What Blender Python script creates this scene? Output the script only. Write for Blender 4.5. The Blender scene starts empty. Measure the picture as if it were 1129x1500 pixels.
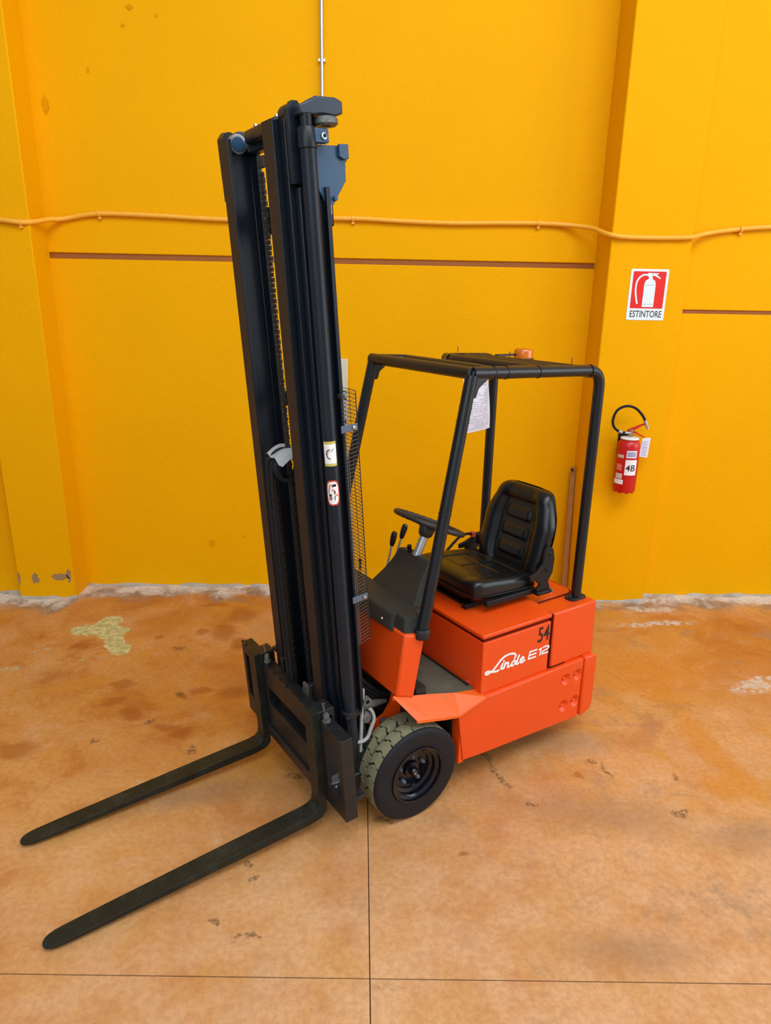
import bpy, bmesh, math, random
from mathutils import Vector, Matrix
random.seed(4)
C = bpy.context.scene.collection
PI = math.pi
# ---------------------------------------------------------------- camera
CAM_F, CAM_H = 1011.25, 2.275
PITCH, ROLL, YAW = math.radians(17.331), math.radians(1.04), math.radians(2.238)
fw = Vector((math.sin(YAW)*math.cos(PITCH), math.cos(YAW)*math.cos(PITCH), -math.sin(PITCH)))
rt = fw.cross(Vector((0, 0, 1))).normalized()
up = rt.cross(fw)
rt, up = rt*math.cos(ROLL)+up*math.sin(ROLL), -rt*math.sin(ROLL)+up*math.cos(ROLL)
cd = bpy.data.cameras.new('camera')
cam = bpy.data.objects.new('camera', cd)
C.objects.link(cam)
cam.matrix_world = Matrix(((rt.x, up.x, -fw.x, 0), (rt.y, up.y, -fw.y, 0), (rt.z, up.z, -fw.z, CAM_H), (0, 0, 0, 1)))
cd.sensor_fit = 'VERTICAL'
cd.sensor_height = 24
cd.lens = CAM_F/1500*24
cd.clip_start = .05
bpy.context.scene.camera = cam
# ---------------------------------------------------------------- light
wd = bpy.data.worlds.new('world')
bpy.context.scene.world = wd
wd.use_nodes = True
bg = wd.node_tree.nodes['Background']
bg.inputs[0].default_value = (.86, .93, 1.0, 1)
bg.inputs[1].default_value = .36


def area(name, loc, target, sx, sy, power, col):
    l = bpy.data.lights.new(name, 'AREA')
    l.shape = 'RECTANGLE'
    l.size, l.size_y, l.energy, l.color = sx, sy, power, col
    o = bpy.data.objects.new(name, l)
    o.location = loc
    o.rotation_euler = (Vector(target)-Vector(loc)).to_track_quat('-Z', 'Y').to_euler()
    C.objects.link(o)
    return o


area('skylight', (1.9, -0.4, 7.0), (0.1, 3.7, 0.5), 6.0, 3.0, 310, (.95, .98, 1.0))
area('door_daylight', (8.5, 0.8, 3.6), (0, 4.4, 1.4), 5.0, 5.0, 250, (.93, .97, 1.0))
area('gate_daylight', (-2.2, -3.6, 4.6), (-.6, 2.6, 0.0), 4.0, 4.0, 130, (.9, .96, 1.0))
vs = bpy.context.scene.view_settings
vs.view_transform = 'Standard'
vs.look = 'None'
vs.gamma = 1
vs.use_curve_mapping = False
vs.exposure = 0.22


# ---------------------------------------------------------------- materials
def new_mat(name):
    m = bpy.data.materials.new(name)
    m.use_nodes = True
    return m, m.node_tree, m.node_tree.nodes['Principled BSDF']


def node(nt, kind, **kw):
    n = nt.nodes.new(kind)
    for k, v in kw.items():
        setattr(n, k, v)
    return n


def mat(name, col, rough=.5, metal=0, coat=0, var=.12, scale=14, bump=0, bscale=120, dirt=None, dirt_amt=.5, spec=.5,
        emit=None, alpha=None, trans=0):
    m, nt, b = new_mat(name)
    tc = node(nt, 'ShaderNodeTexCoord')
    nz = node(nt, 'ShaderNodeTexNoise')
    nz.inputs['Scale'].default_value = scale
    nz.inputs['Detail'].default_value = 5
    nt.links.new(tc.outputs['Object'], nz.inputs['Vector'])
    mx = node(nt, 'ShaderNodeMix', data_type='RGBA')
    lo = tuple(c*(1-var) for c in col)+(1,)
    hi = tuple(min(1, c*(1+var)) for c in col)+(1,)
    mx.inputs[6].default_value = lo
    mx.inputs[7].default_value = hi
    nt.links.new(nz.outputs['Fac'], mx.inputs[0])
    out = mx.outputs[2]
    if dirt:
        n2 = node(nt, 'ShaderNodeTexNoise')
        n2.inputs['Scale'].default_value = scale*.8
        n2.inputs['Detail'].default_value = 9
        n2.inputs['Roughness'].default_value = .7
        nt.links.new(tc.outputs['Object'], n2.inputs['Vector'])
        mr = node(nt, 'ShaderNodeMapRange')
        mr.inputs[1].default_value = .5
        mr.inputs[2].default_value = .75
        mr.inputs[4].default_value = dirt_amt
        nt.links.new(n2.outputs['Fac'], mr.inputs[0])
        m2 = node(nt, 'ShaderNodeMix', data_type='RGBA')
        nt.links.new(mr.outputs[0], m2.inputs[0])
        nt.links.new(out, m2.inputs[6])
        m2.inputs[7].default_value = tuple(dirt)+(1,)
        out = m2.outputs[2]
    nt.links.new(out, b.inputs['Base Color'])
    b.inputs['Roughness'].default_value = rough
    b.inputs['Metallic'].default_value = metal
    b.inputs['Coat Weight'].default_value = coat
    b.inputs['Coat Roughness'].default_value = .15
    b.inputs['Specular IOR Level'].default_value = spec
    b.inputs['Transmission Weight'].default_value = trans
    if bump:
        n3 = node(nt, 'ShaderNodeTexNoise')
        n3.inputs['Scale'].default_value = bscale
        n3.inputs['Detail'].default_value = 3
        nt.links.new(tc.outputs['Object'], n3.inputs['Vector'])
        bp = node(nt, 'ShaderNodeBump')
        bp.inputs['Strength'].default_value = bump
        bp.inputs['Distance'].default_value = .004
        nt.links.new(n3.outputs['Fac'], bp.inputs['Height'])
        nt.links.new(bp.outputs[0], b.inputs['Normal'])
    return m


M = {}
M['orange'] = mat('truck_orange', (.80, .070, .003), .38, 0, .08, .07, 6, .12, 500, (.55, .12, .03), .25)
M['orange_worn'] = mat('worn_orange', (.80, .115, .008), .45, 0, .05, .12, 9, .2, 300, (.45, .16, .06), .5)
M['mast'] = mat('mast_black', (.0040, .0082, .0150), .36, 0, .05, .3, 8, .15, 400, (.012, .014, .016), .4, spec=.32)
M['mast_bounce'] = mat('mast_flange_face', (.022, .016, .014), .5, .0, 0, .3, 10, .3, 500, (.042, .03, .026), .5, spec=.25)  # brown of floor and wall reflections put into the front face colour
M['tube'] = mat('guard_black', (.006, .009, .013), .33, 0, .1, .2, 10, .1, 600, spec=.4)
M['fork'] = mat('fork_steel', (.010, .014, .011), .45, .1, 0, .4, 9, .3, 250, (.055, .062, .048), .55, spec=.35)
M['carriage'] = mat('carriage_paint', (.010, .011, .013), .45, .1, 0, .4, 14, .3, 250, (.035, .034, .030), .45, spec=.5)
M['steel'] = mat('bare_steel', (.45, .45, .44), .3, 1, 0, .2, 20)
M['head'] = mat('head_paint', (.012, .026, .045), .40, 0, .1, .3, 20)
M['grey'] = mat('grey_paint', (.10, .13, .18), .5, .2, 0, .2, 20)
M['bluegrey'] = mat('bluegrey_sky_reflect', (.014, .058, .125), .38, 0, .1, .2, 20)  # blue of the skylight reflection put into the base colour
M['galv'] = mat('galvanised', (.5, .52, .53), .4, .8, 0, .15, 30)
M['rubber'] = mat('black_rubber', (.007, .009, .013), .6, 0, 0, .3, 20, .25, 300, (.016, .018, .022), .4, spec=.3)
M['tread'] = mat('dusty_tread', (.215, .205, .115), .8, 0, 0, .25, 14, .3, 200, (.09, .09, .06), .6)
M['tread_base'] = mat('tread_groove', (.035, .035, .025), .8, 0, 0, .25, 14)
M['rim'] = mat('gloss_rim', (.003, .004, .008), .16, 0, .25, .2, 10, spec=.35)
M['vinyl'] = mat('seat_vinyl', (.004, .005, .006), .29, 0, .05, .15, 10, .12, 700, spec=.42)
M['plastic'] = mat('black_plastic', (.005, .006, .007), .45, 0, 0, .15, 20, spec=.3)
M['cowl'] = mat('grained_cowl', (.022, .025, .022), .5, 0, 0, .2, 18, .7, 900, spec=.4)
M['wheelrim'] = mat('steering_plastic', (.022, .021, .020), .5, 0, 0, .1, 20)
M['mat'] = mat('floor_mat', (.10, .105, .075), .7, 0, 0, .3, 12, .5, 350, (.045, .055, .05), .7)
M['white'] = mat('white_print', (.85, .87, .88), .5, 0, 0, .03, 20)
M['paper'] = mat('paper', (.80, .80, .92), .6, 0, 0, .05, 20)
M['ink'] = mat('grey_ink', (.35, .36, .5), .6, 0, 0, .1, 20)
M['gap'] = mat('gap_shaded_orange', (.13, .012, .004), .7, spec=.1)  # shade of the orange paint inside the gaps, put into the colour
M['red'] = mat('extinguisher_red', (.55, .004, .003), .36, 0, .12, .06, 10)
M['signred'] = mat('sign_red', (.75, .012, .008), .45, 0, 0, .03, 10)
M['signwhite'] = mat('sign_white', (.75, .85, .88), .45, 0, 0, .02, 10)
M['black'] = mat('black_print', (.01, .01, .012), .5, 0, 0, .05, 20)
M['amber'] = mat('amber_lens', (.85, .22, .01), .12, 0, .5, .1, 10, trans=.3)
M['beige'] = mat('beige_plastic', (.62, .60, .46), .5, 0, 0, .05, 20)
M['beige_lo'] = mat('worn_beige', (.50, .50, .42), .6, 0, 0, .15, 50, dirt=(.12, .12, .1), dirt_amt=.6)
M['hosegrey'] = mat('grey_hose', (.33, .34, .32), .5, 0, 0, .15, 20)
M['cloth'] = mat('grey_cloth', (.42, .43, .43), .7, 0, 0, .1, 20)
M['yellow_band'] = mat('yellow_print', (.55, .48, .10), .5, 0, 0, .05, 20)
M['cable'] = mat('painted_cable', (.88, .42, .025), .5, 0, 0, .08, 25, .3, 150, (.85, .5, .14), .4)
M['bar'] = mat('rusty_bar', (.42, .20, .06), .6, 0, 0, .25, 20, dirt=(.25, .11, .035), dirt_amt=.5)
M['dark'] = mat('dark_grease', (.010, .010, .010), .6, 0, 0, .3, 20, dirt=(.05, .05, .045), dirt_amt=.5)
M['greasy'] = mat('greasy_steel', (.14, .15, .15), .45, .5, 0, .4, 25, .5, 200, (.04, .045, .04), .8)
M['pink'] = mat('red_plastic', (.75, .07, .04), .5)
M['wire'] = mat('wire_metal', (.16, .15, .14), .45, .5, 0, .2, 30)
M['mesh'] = mat('mesh_wire', (.02, .02, .022), .5, .2)


def wall_mat(name, col):
    m, nt, b = new_mat(name)
    tc = node(nt, 'ShaderNodeTexCoord')
    n1 = node(nt, 'ShaderNodeTexNoise')
    n1.inputs['Scale'].default_value = 1.3
    n1.inputs['Detail'].default_value = 6
    nt.links.new(tc.outputs['Object'], n1.inputs['Vector'])
    mx = node(nt, 'ShaderNodeMix', data_type='RGBA')
    mx.inputs[6].default_value = tuple(c*.93 for c in col)+(1,)
    mx.inputs[7].default_value = tuple(min(1, c*1.06) for c in col)+(1,)
    nt.links.new(n1.outputs['Fac'], mx.inputs[0])
    # small chips of missing paint
    n2 = node(nt, 'ShaderNodeTexNoise')
    n2.inputs['Scale'].default_value = 11
    n2.inputs['Detail'].default_value = 7
    n2.inputs['Roughness'].default_value = .65
    nt.links.new(tc.outputs['Object'], n2.inputs['Vector'])
    mr = node(nt, 'ShaderNodeMapRange')
    mr.inputs[1].default_value = .765
    mr.inputs[2].default_value = .78
    nt.links.new(n2.outputs['Fac'], mr.inputs[0])
    m2 = node(nt, 'ShaderNodeMix', data_type='RGBA')
    nt.links.new(mr.outputs[0], m2.inputs[0])
    nt.links.new(mx.outputs[2], m2.inputs[6])
    m2.inputs[7].default_value = (.42, .18, .02, 1)
    nt.links.new(m2.outputs[2], b.inputs['Base Color'])
    b.inputs['Roughness'].default_value = .55
    b.inputs['Specular IOR Level'].default_value = .06
    n3 = node(nt, 'ShaderNodeTexNoise')
    n3.inputs['Scale'].default_value = 95
    n3.inputs['Detail'].default_value = 5
    n4 = node(nt, 'ShaderNodeTexNoise')
    n4.inputs['Scale'].default_value = 9
    n4.inputs['Detail'].default_value = 3
    ad = node(nt, 'ShaderNodeMath', operation='ADD')
    for n in (n3, n4):
        nt.links.new(tc.outputs['Object'], n.inputs['Vector'])
    nt.links.new(n3.outputs['Fac'], ad.inputs[0])
    nt.links.new(n4.outputs['Fac'], ad.inputs[1])
    bp = node(nt, 'ShaderNodeBump')
    bp.inputs['Strength'].default_value = .45
    bp.inputs['Distance'].default_value = .006
    nt.links.new(ad.outputs[0], bp.inputs['Height'])
    nt.links.new(bp.outputs[0], b.inputs['Normal'])
    return m


M['wall'] = wall_mat('yellow_wall_paint', (.84, .395, .0))
M['groove'] = mat('groove_paint', (.30, .09, .006), .7, 0, 0, .1, 10)
M['bare_plaster'] = mat('bare_plaster', (.34, .20, .08), .9, 0, 0, .3, 40, .2, 80, (.45, .38, .28), .5)


def floor_mat():
    m, nt, b = new_mat('red_concrete')
    L = nt.links.new
    tc = node(nt, 'ShaderNodeTexCoord')
    obj = tc.outputs['Object']

    def noise(scale, det=6, rough=.55, vec=None, dist=0):
        n = node(nt, 'ShaderNodeTexNoise')
        n.inputs['Scale'].default_value = scale
        n.inputs['Detail'].default_value = det
        n.inputs['Roughness'].default_value = rough
        n.inputs['Distortion'].default_value = dist
        L(vec or obj, n.inputs['Vector'])
        return n

    def ramp(v, a, z, lo=0., hi=1.):
        r = node(nt, 'ShaderNodeMapRange', interpolation_type='SMOOTHSTEP')
        r.inputs[1].default_value = a
        r.inputs[2].default_value = z
        r.inputs[3].default_value = lo
        r.inputs[4].default_value = hi
        L(v, r.inputs[0])
        return r.outputs[0]

    def math2(op, a, c):
        n = node(nt, 'ShaderNodeMath', operation=op)
        for i, v in enumerate((a, c)):
            if isinstance(v, (int, float)):
                n.inputs[i].default_value = v
            else:
                L(v, n.inputs[i])
        return n.outputs[0]

    def mix(f, a, c):
        n = node(nt, 'ShaderNodeMix', data_type='RGBA')
        for i, v in ((0, f), (6, a), (7, c)):
            if isinstance(v, float):
                n.inputs[i].default_value = v
            elif isinstance(v, tuple):
                n.inputs[i].default_value = v+(1,)
            else:
                L(v, n.inputs[i])
        return n.outputs[2]
    # distorted coordinate for ragged stain outlines
    dn = noise(7, 5, .6)
    sub = node(nt, 'ShaderNodeVectorMath', operation='SUBTRACT')
    L(dn.outputs['Color'], sub.inputs[0])
    sub.inputs[1].default_value = (.5, .5, .5)
    sc = node(nt, 'ShaderNodeVectorMath', operation='SCALE')
    L(sub.outputs[0], sc.inputs[0])
    sc.inputs['Scale'].default_value = .16
    adv = node(nt, 'ShaderNodeVectorMath', operation='ADD')
    L(obj, adv.inputs[0])
    L(sc.outputs[0], adv.inputs[1])
    wob = adv.outputs[0]

    def blobs(lst, soft=.35):
        acc = None
        for (x, y, rx, ry, *rest) in lst:
            rot = math.radians(rest[0]) if rest else 0
            mp = node(nt, 'ShaderNodeMapping', vector_type='TEXTURE')
            mp.inputs['Location'].default_value = (x, y, 0)
            mp.inputs['Rotation'].default_value = (0, 0, rot)
            mp.inputs['Scale'].default_value = (rx, ry, 1)
            L(wob, mp.inputs['Vector'])
            ln = node(nt, 'ShaderNodeVectorMath', operation='LENGTH')
            L(mp.outputs[0], ln.inputs[0])
            r = ramp(ln.outputs['Value'], 1-soft, 1+soft*.4, 1, 0)
            acc = r if acc is None else math2('MAXIMUM', acc, r)
        return acc
    sep = node(nt, 'ShaderNodeSeparateXYZ')
    L(obj, sep.inputs[0])
    X, Y = sep.outputs[0], sep.outputs[1]
    big = noise(.9, 7, .6)
    mid = noise(4.5, 8, .65)
    fine = noise(38, 6, .7)
    # base: orange brown concrete, paler and greyer towards the near side
    c = mix(ramp(big.outputs['Fac'], .38, .62), (.52, .195, .030), (.63, .31, .088))
    pat = noise(2.6, 9, .68, dist=.6)
    c = mix(ramp(pat.outputs['Fac'], .50, .66, 0, .60), c, (.66, .375, .175))
    c = mix(ramp(pat.outputs['Fac'], .50, .34, 0, .70), c, (.43, .135, .020))
    near_pale = math2('MULTIPLY', ramp(math2('SUBTRACT', math2('MULTIPLY', X, .14), math2('MULTIPLY', Y, .45)), -1.60, -.75),
                 ramp(mid.outputs['Fac'], .3, .65, .30, .78))
    c = mix(near_pale, c, (.71, .43, .235))
    ylw = noise(1.7, 8, .65, dist=.5)
    c = mix(math2('MULTIPLY', ramp(ylw.outputs['Fac'], .50, .64), ramp(Y, 2.2, 3.0, .15, .7)), c, (.60, .27, .035))
    gr = noise(2.2, 9, .72, dist=.4)
    c = mix(math2('MULTIPLY', ramp(gr.outputs['Fac'], .52, .70), ramp(X, -.6, .9, .22, .85)), c, (.34, .215, .12))
    # greyish film
    c = mix(math2('MULTIPLY', blobs([(1.15, 2.6, .5, .16, -10), (1.75, 2.45, .35, .12, 0), (1.1, 3.15, .35, .14, 0), (1.0, 1.9, .3, .1, 0), (-.75, 2.75, .35, .10, 10)], .9), .5), c, (.30, .19, .11))
    # rubber scuffs: thin streaks
    mpv = node(nt, 'ShaderNodeMapping')
    mpv.inputs['Rotation'].default_value = (0, 0, .5)
    mpv.inputs['Scale'].default_value = (1.2, 14, 1)
    L(wob, mpv.inputs['Vector'])
    scf = noise(2.4, 5, .6, vec=mpv.outputs[0])
    c = mix(math2('MULTIPLY', ramp(scf.outputs['Fac'], .66, .74, 0, .45), ramp(gr.outputs['Fac'], .4, .6)), c, (.20, .10, .05))
    # yellowish run on the right
    c = mix(math2('MULTIPLY', blobs([(1.87, 3.1, .10, .45, 6), (1.8, 2.8, .14, .12), (1.75, 3.9, .5, .35)], .5), .55), c, (.62, .235, .018))
    # dark damp spots
    dk = blobs([(-1.444, 3.748, .085, .062), (-1.423, 3.556, .07, .062), (-1.278, 3.426, .09, .06), (-1.037, 3.604, .05, .03),
                (-.946, 3.669, .075, .05), (-1.05, 3.304, .085, .045), (-.957, 3.248, .075, .06), (-.754, 3.647, .12, .075),
                (-.867, 4.689, .12, .16), (-.95, 4.42, .10, .15, 20), (-.80, 4.25, .07, .14, 35), (-1.382, 4.34, .05, .035), (-1.104, 4.43, .055, .045),
                (-1.787, 3.1, .13, .09), (-1.119, 4.878, .13, .03), (-1.86, 4.22, .07, .05), (-2.25, 3.5, .14, .1),
                (.452, 2.365, .03, .02), (1.11, 2.873, .03, .025)], .55)
    c = mix(math2('MULTIPLY', dk, .62), c, (.34, .095, .012))
    # black oil specks
    ok = blobs([(-1.147, 3.346, .028, .03), (-1.398, 3.199, .025, .02), (-.873, 3.111, .025, .022), (-1.203, 4.185, .05, .02),
                (-1.06, 3.61, .03, .02), (.66, 3.05, .022, .10, 12), (.705, 2.87, .018, .13, 12), (1.185, 2.971, .025, .03),
                (1.26, 2.91, .015, .075, 10), (.846, 2.661, .028, .018), (1.592, 2.852, .02, .03), (.12, 2.60, .05, .03),
                (1.494, 2.614, .05, .02), (.05, 2.85, .06, .03), (-.43, 2.26, .03, .012), (-.40, 1.98, .06, .012), (-.55, 2.05, .03, .014),
                (-.30, 2.9, .07, .03), (-.45, 2.33, .03, .02)], .4)
    c = mix(math2('MULTIPLY', ok, math2('MULTIPLY', ramp(noise(60, 4, .6).outputs['Fac'], .35, .6), .75)), c, (.075, .055, .035))
    # pale green-yellow paint spill by the left pillar
    pt = blobs([(-1.90, 4.46, .13, .075), (-1.80, 4.56, .09, .13), (-1.73, 4.42, .10, .13, 20), (-1.66, 4.28, .07, .12, 25), (-1.59, 4.18, .085, .085)], .10)
    pt2 = blobs([(-2.1, 4.15, .13, .02, 25), (-2.2, 3.93, .10, .035, 15), (-1.83, 4.03, .33, .010, 20)], .5)
    pn = noise(22, 6, .7)
    pcol = mix(ramp(pn.outputs['Fac'], .38, .66), (.42, .42, .17), (.74, .70, .34))
    c = mix(math2('MULTIPLY', pt, ramp(pn.outputs['Fac'], .18, .30)), c, pcol)
    c = mix(math2('MULTIPLY', pt2, ramp(pn.outputs['Fac'], .42, .60, 0, .8)), c, (.50, .45, .27))
    # cement smear along the foot of the wall
    wn = noise(3.2, 7, .62, dist=.5)
    step = math2('MULTIPLY', ramp(X, -2.28, -2.12, 1, 0), .24)
    stepr = math2('MULTIPLY', ramp(X, 1.45, 1.62, 0, 1), .17)
    dist = math2('SUBTRACT', math2('SUBTRACT', math2('SUBTRACT', 5.25, Y), step), stepr)
    edge = math2('ADD', dist, math2('MULTIPLY', math2('SUBTRACT', wn.outputs['Fac'], .5), .75))
    mask = ramp(edge, .12, .34, 1, 0)
    cem = mix(ramp(math2('ADD', math2('MULTIPLY', noise(4.5, 8, .7, dist=.9).outputs['Fac'], .8), math2('MULTIPLY', math2('SUBTRACT', .12, dist), .9)), .28, .50), (.25, .19, .14), (.72, .69, .64))
    c = mix(math2('MULTIPLY', mask, ramp(fine.outputs['Fac'], .3, .5, .8, 1)), c, cem)
    c = mix(math2('MULTIPLY', blobs([(2.55, 3.72, .28, .10, 20), (2.2, 4.55, .3, .05, 5), (2.25, 4.8, .2, .05, 0)], .3), ramp(pn.outputs['Fac'], .42, .55)), c, (.60, .55, .46))
    # fine speckle
    c = mix(ramp(fine.outputs['Fac'], .35, .62, .28, 0), c, (.33, .12, .045))
    sp = noise(150, 2, .5)
    c = mix(ramp(sp.outputs['Fac'], .68, .74, 0, .35), c, (.16, .06, .03))
    # hairline cracks
    vo = node(nt, 'ShaderNodeTexVoronoi', feature='DISTANCE_TO_EDGE')
    vo.inputs['Scale'].default_value = .8
    L(wob, vo.inputs['Vector'])
    ck = math2('MULTIPLY', ramp(vo.outputs['Distance'], .0008, .003, 1, 0), ramp(big.outputs['Fac'], .5, .6, 0, .22))
    c = mix(ck, c, (.16, .06, .03))
    L(c, b.inputs['Base Color'])
    rr = ramp(mid.outputs['Fac'], .3, .7, .34, .55)
    L(rr, b.inputs['Roughness'])
    b.inputs['Specular IOR Level'].default_value = .25
    bp = node(nt, 'ShaderNodeBump')
    bp.inputs['Strength'].default_value = .25
    bp.inputs['Distance'].default_value = .003
    L(fine.outputs['Fac'], bp.inputs['Height'])
    L(bp.outputs[0], b.inputs['Normal'])
    return m


M['floor'] = floor_mat()


# ---------------------------------------------------------------- mesh helpers
class B:
    """collects primitives; xf maps the local coordinates before linking"""

    def __init__(s, xf=None):
        s.bm = bmesh.new()
        s.xf = xf

    def v(s, p):
        return s.bm.verts.new(p)

    def box(s, x0, x1, y0, y1, z0, z1):
        vs_ = [s.v((x, y, z)) for z in (z0, z1) for x, y in ((x0, y0), (x1, y0), (x1, y1), (x0, y1))]
        for f in ((3, 2, 1, 0), (4, 5, 6, 7), (0, 1, 5, 4), (1, 2, 6, 5), (2, 3, 7, 6), (3, 0, 4, 7)):
            s.bm.faces.new([vs_[i] for i in f])
        return s

    def hexa(s, pts):
        """8 points: bottom loop of 4 then top loop of 4"""
        vs_ = [s.v(p) for p in pts]
        for f in ((3, 2, 1, 0), (4, 5, 6, 7), (0, 1, 5, 4), (1, 2, 6, 5), (2, 3, 7, 6), (3, 0, 4, 7)):
            s.bm.faces.new([vs_[i] for i in f])
        return s

    def prism(s, pts, d):
        """closed polygon pts (3d) extruded by vector d"""
        a = [s.v(p) for p in pts]
        b = [s.v(Vector(p)+Vector(d)) for p in pts]
        s.bm.faces.new(a)
        s.bm.faces.new(b[::-1])
        n = len(a)
        for i in range(n):
            s.bm.faces.new((a[i], b[i], b[(i+1) % n], a[(i+1) % n]))
        return s

    def panel(s, loops, f3, t0, t1):
        """2d outline with holes; f3(u,v,t) -> 3d; thickness t0..t1"""
        for t in (t0, t1):
            tmp = bmesh.new()
            es = []
            for lp in loops:
                vv = [tmp.verts.new((u, v, 0)) for u, v in lp]
                es += [tmp.edges.new((vv[i], vv[(i+1) % len(vv)])) for i in range(len(vv))]
            bmesh.ops.triangle_fill(tmp, edges=es, use_beauty=True, use_dissolve=False)
            tmp.verts.ensure_lookup_table()
            mp = {v.index: s.v(f3(v.co.x, v.co.y, t)) for v in tmp.verts}
            tmp.faces.ensure_lookup_table()
            for f in tmp.faces:
                s.bm.faces.new([mp[v.index] for v in f.verts])
            tmp.free()
        for lp in loops:
            n = len(lp)
            a = [s.v(f3(u, v, t0)) for u, v in lp]
            b = [s.v(f3(u, v, t1)) for u, v in lp]
            for i in range(n):
                s.bm.faces.new((a[i], a[(i+1) % n], b[(i+1) % n], b[i]))
        bmesh.ops.remove_doubles(s.bm, verts=s.bm.verts, dist=1e-5)
        return s

    def tube(s, pts, r, n=10, cap=True):
        pts = [Vector(p) for p in pts]
        rs = r if isinstance(r, (list, tuple)) else [r]*len(pts)
        rings = []
        t0 = (pts[1]-pts[0]).normalized()
        a = t0.orthogonal().normalized()
        for i, p in enumerate(pts):
            t = (pts[min(i+1, len(pts)-1)]-pts[max(i-1, 0)]).normalized()
            a = (a-t*a.dot(t)).normalized()
            b = t.cross(a)
            rings.append([s.v(p+(a*math.cos(2*PI*k/n)+b*math.sin(2*PI*k/n))*rs[i]) for k in range(n)])
        for i in range(len(rings)-1):
            for k in range(n):
                s.bm.faces.new((rings[i][k], rings[i][(k+1) % n], rings[i+1][(k+1) % n], rings[i+1][k]))
        if cap:
            s.bm.faces.new(rings[0][::-1])
            s.bm.faces.new(rings[-1])
        return s

    def lathe(s, prof, c, axis='z', n=32):
        """prof: (r, h) list along the axis from centre c"""
        c = Vector(c)
        ax = {'x': Vector((1, 0, 0)), 'y': Vector((0, 1, 0)), 'z': Vector((0, 0, 1))}[axis] if isinstance(axis, str) else Vector(axis).normalized()
        a = ax.orthogonal().normalized()
        b = ax.cross(a)
        rings = []
        for r, h in prof:
            if r < 1e-6:
                rings.append([s.v(c+ax*h)])
            else:
                rings.append([s.v(c+ax*h+(a*math.cos(2*PI*k/n)+b*math.sin(2*PI*k/n))*r) for k in range(n)])
        for i in range(len(rings)-1):
            p, q = rings[i], rings[i+1]
            for k in range(n):
                k2 = (k+1) % n
                if len(p) == 1 and len(q) == 1:
                    continue
                if len(p) == 1:
                    s.bm.faces.new((p[0], q[k2], q[k]))
                elif len(q) == 1:
                    s.bm.faces.new((p[k], p[k2], q[0]))
                else:
                    s.bm.faces.new((p[k], p[k2], q[k2], q[k]))
        return s

    def grid(s, f, nu, nv):
        g = [[s.v(f(i/nu, j/nv)) for j in range(nv+1)] for i in range(nu+1)]
        for i in range(nu):
            for j in range(nv):
                s.bm.faces.new((g[i][j], g[i+1][j], g[i+1][j+1], g[i][j+1]))
        return s

    def obj(s, name, m, parent=None, smooth=False, bevel=0, seg=2, **tags):
        bmesh.ops.remove_doubles(s.bm, verts=s.bm.verts, dist=1e-6)
        bmesh.ops.recalc_face_normals(s.bm, faces=s.bm.faces)
        if s.xf:
            for v in s.bm.verts:
                v.co = s.xf(v.co)
        me = bpy.data.meshes.new(name)
        s.bm.to_mesh(me)
        s.bm.free()
        me.materials.append(M[m] if isinstance(m, str) else m)
        if smooth:
            for p in me.polygons:
                p.use_smooth = True
            me.set_sharp_from_angle(angle=math.radians(38))
        o = bpy.data.objects.new(name, me)
        C.objects.link(o)
        if parent:
            o.parent = parent
        if bevel:
            md = o.modifiers.new('bevel', 'BEVEL')
            md.width = bevel
            md.segments = seg
            md.limit_method = 'ANGLE'
            md.angle_limit = math.radians(35)
            for p in me.polygons:
                p.use_smooth = True
            md.harden_normals = False
            me.set_sharp_from_angle(angle=math.radians(60))
        for k, v in tags.items():
            o[k] = v
        return o


def empty(name, loc, rz=0, **tags):
    o = bpy.data.objects.new(name, None)
    o.location = loc
    o.rotation_euler = (0, 0, rz)
    o.empty_display_size = .1
    C.objects.link(o)
    for k, v in tags.items():
        o[k] = v
    return o


def smooth_path(pts, n=6):
    """Catmull-Rom through pts"""
    P = [Vector(p) for p in pts]
    P = [P[0]*2-P[1]]+P+[P[-1]*2-P[-2]]
    out = []
    for i in range(1, len(P)-2):
        for k in range(n):
            t = k/n
            a, b, c, d = P[i-1:i+3]
            out.append(.5*((2*b)+(c-a)*t+(2*a-5*b+4*c-d)*t*t+(3*b-a-3*c+d)*t**3))
    out.append(P[-2])
    return out


def bend_path(pts, r, n=6):
    """polyline with rounded corners of radius about r"""
    P = [Vector(p) for p in pts]
    out = [P[0]]
    for i in range(1, len(P)-1):
        a = (P[i-1]-P[i]).normalized()
        b = (P[i+1]-P[i]).normalized()
        s0, s1 = P[i]+a*r, P[i]+b*r
        for k in range(n+1):
            t = k/n
            out.append(s0*(1-t)**2+P[i]*2*t*(1-t)+s1*t*t)
    out.append(P[-1])
    return out


def circle(cx, cy, r, n=16):
    return [(cx+r*math.cos(2*PI*k/n), cy+r*math.sin(2*PI*k/n)) for k in range(n)]


def rrect(x0, x1, y0, y1, r, n=4):
    o = []
    for cx, cy, a0 in ((x1-r, y1-r, 0), (x0+r, y1-r, 90), (x0+r, y0+r, 180), (x1-r, y0+r, 270)):
        for k in range(n+1):
            a = math.radians(a0+90*k/n)
            o.append((cx+r*math.cos(a), cy+r*math.sin(a)))
    return o


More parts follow.
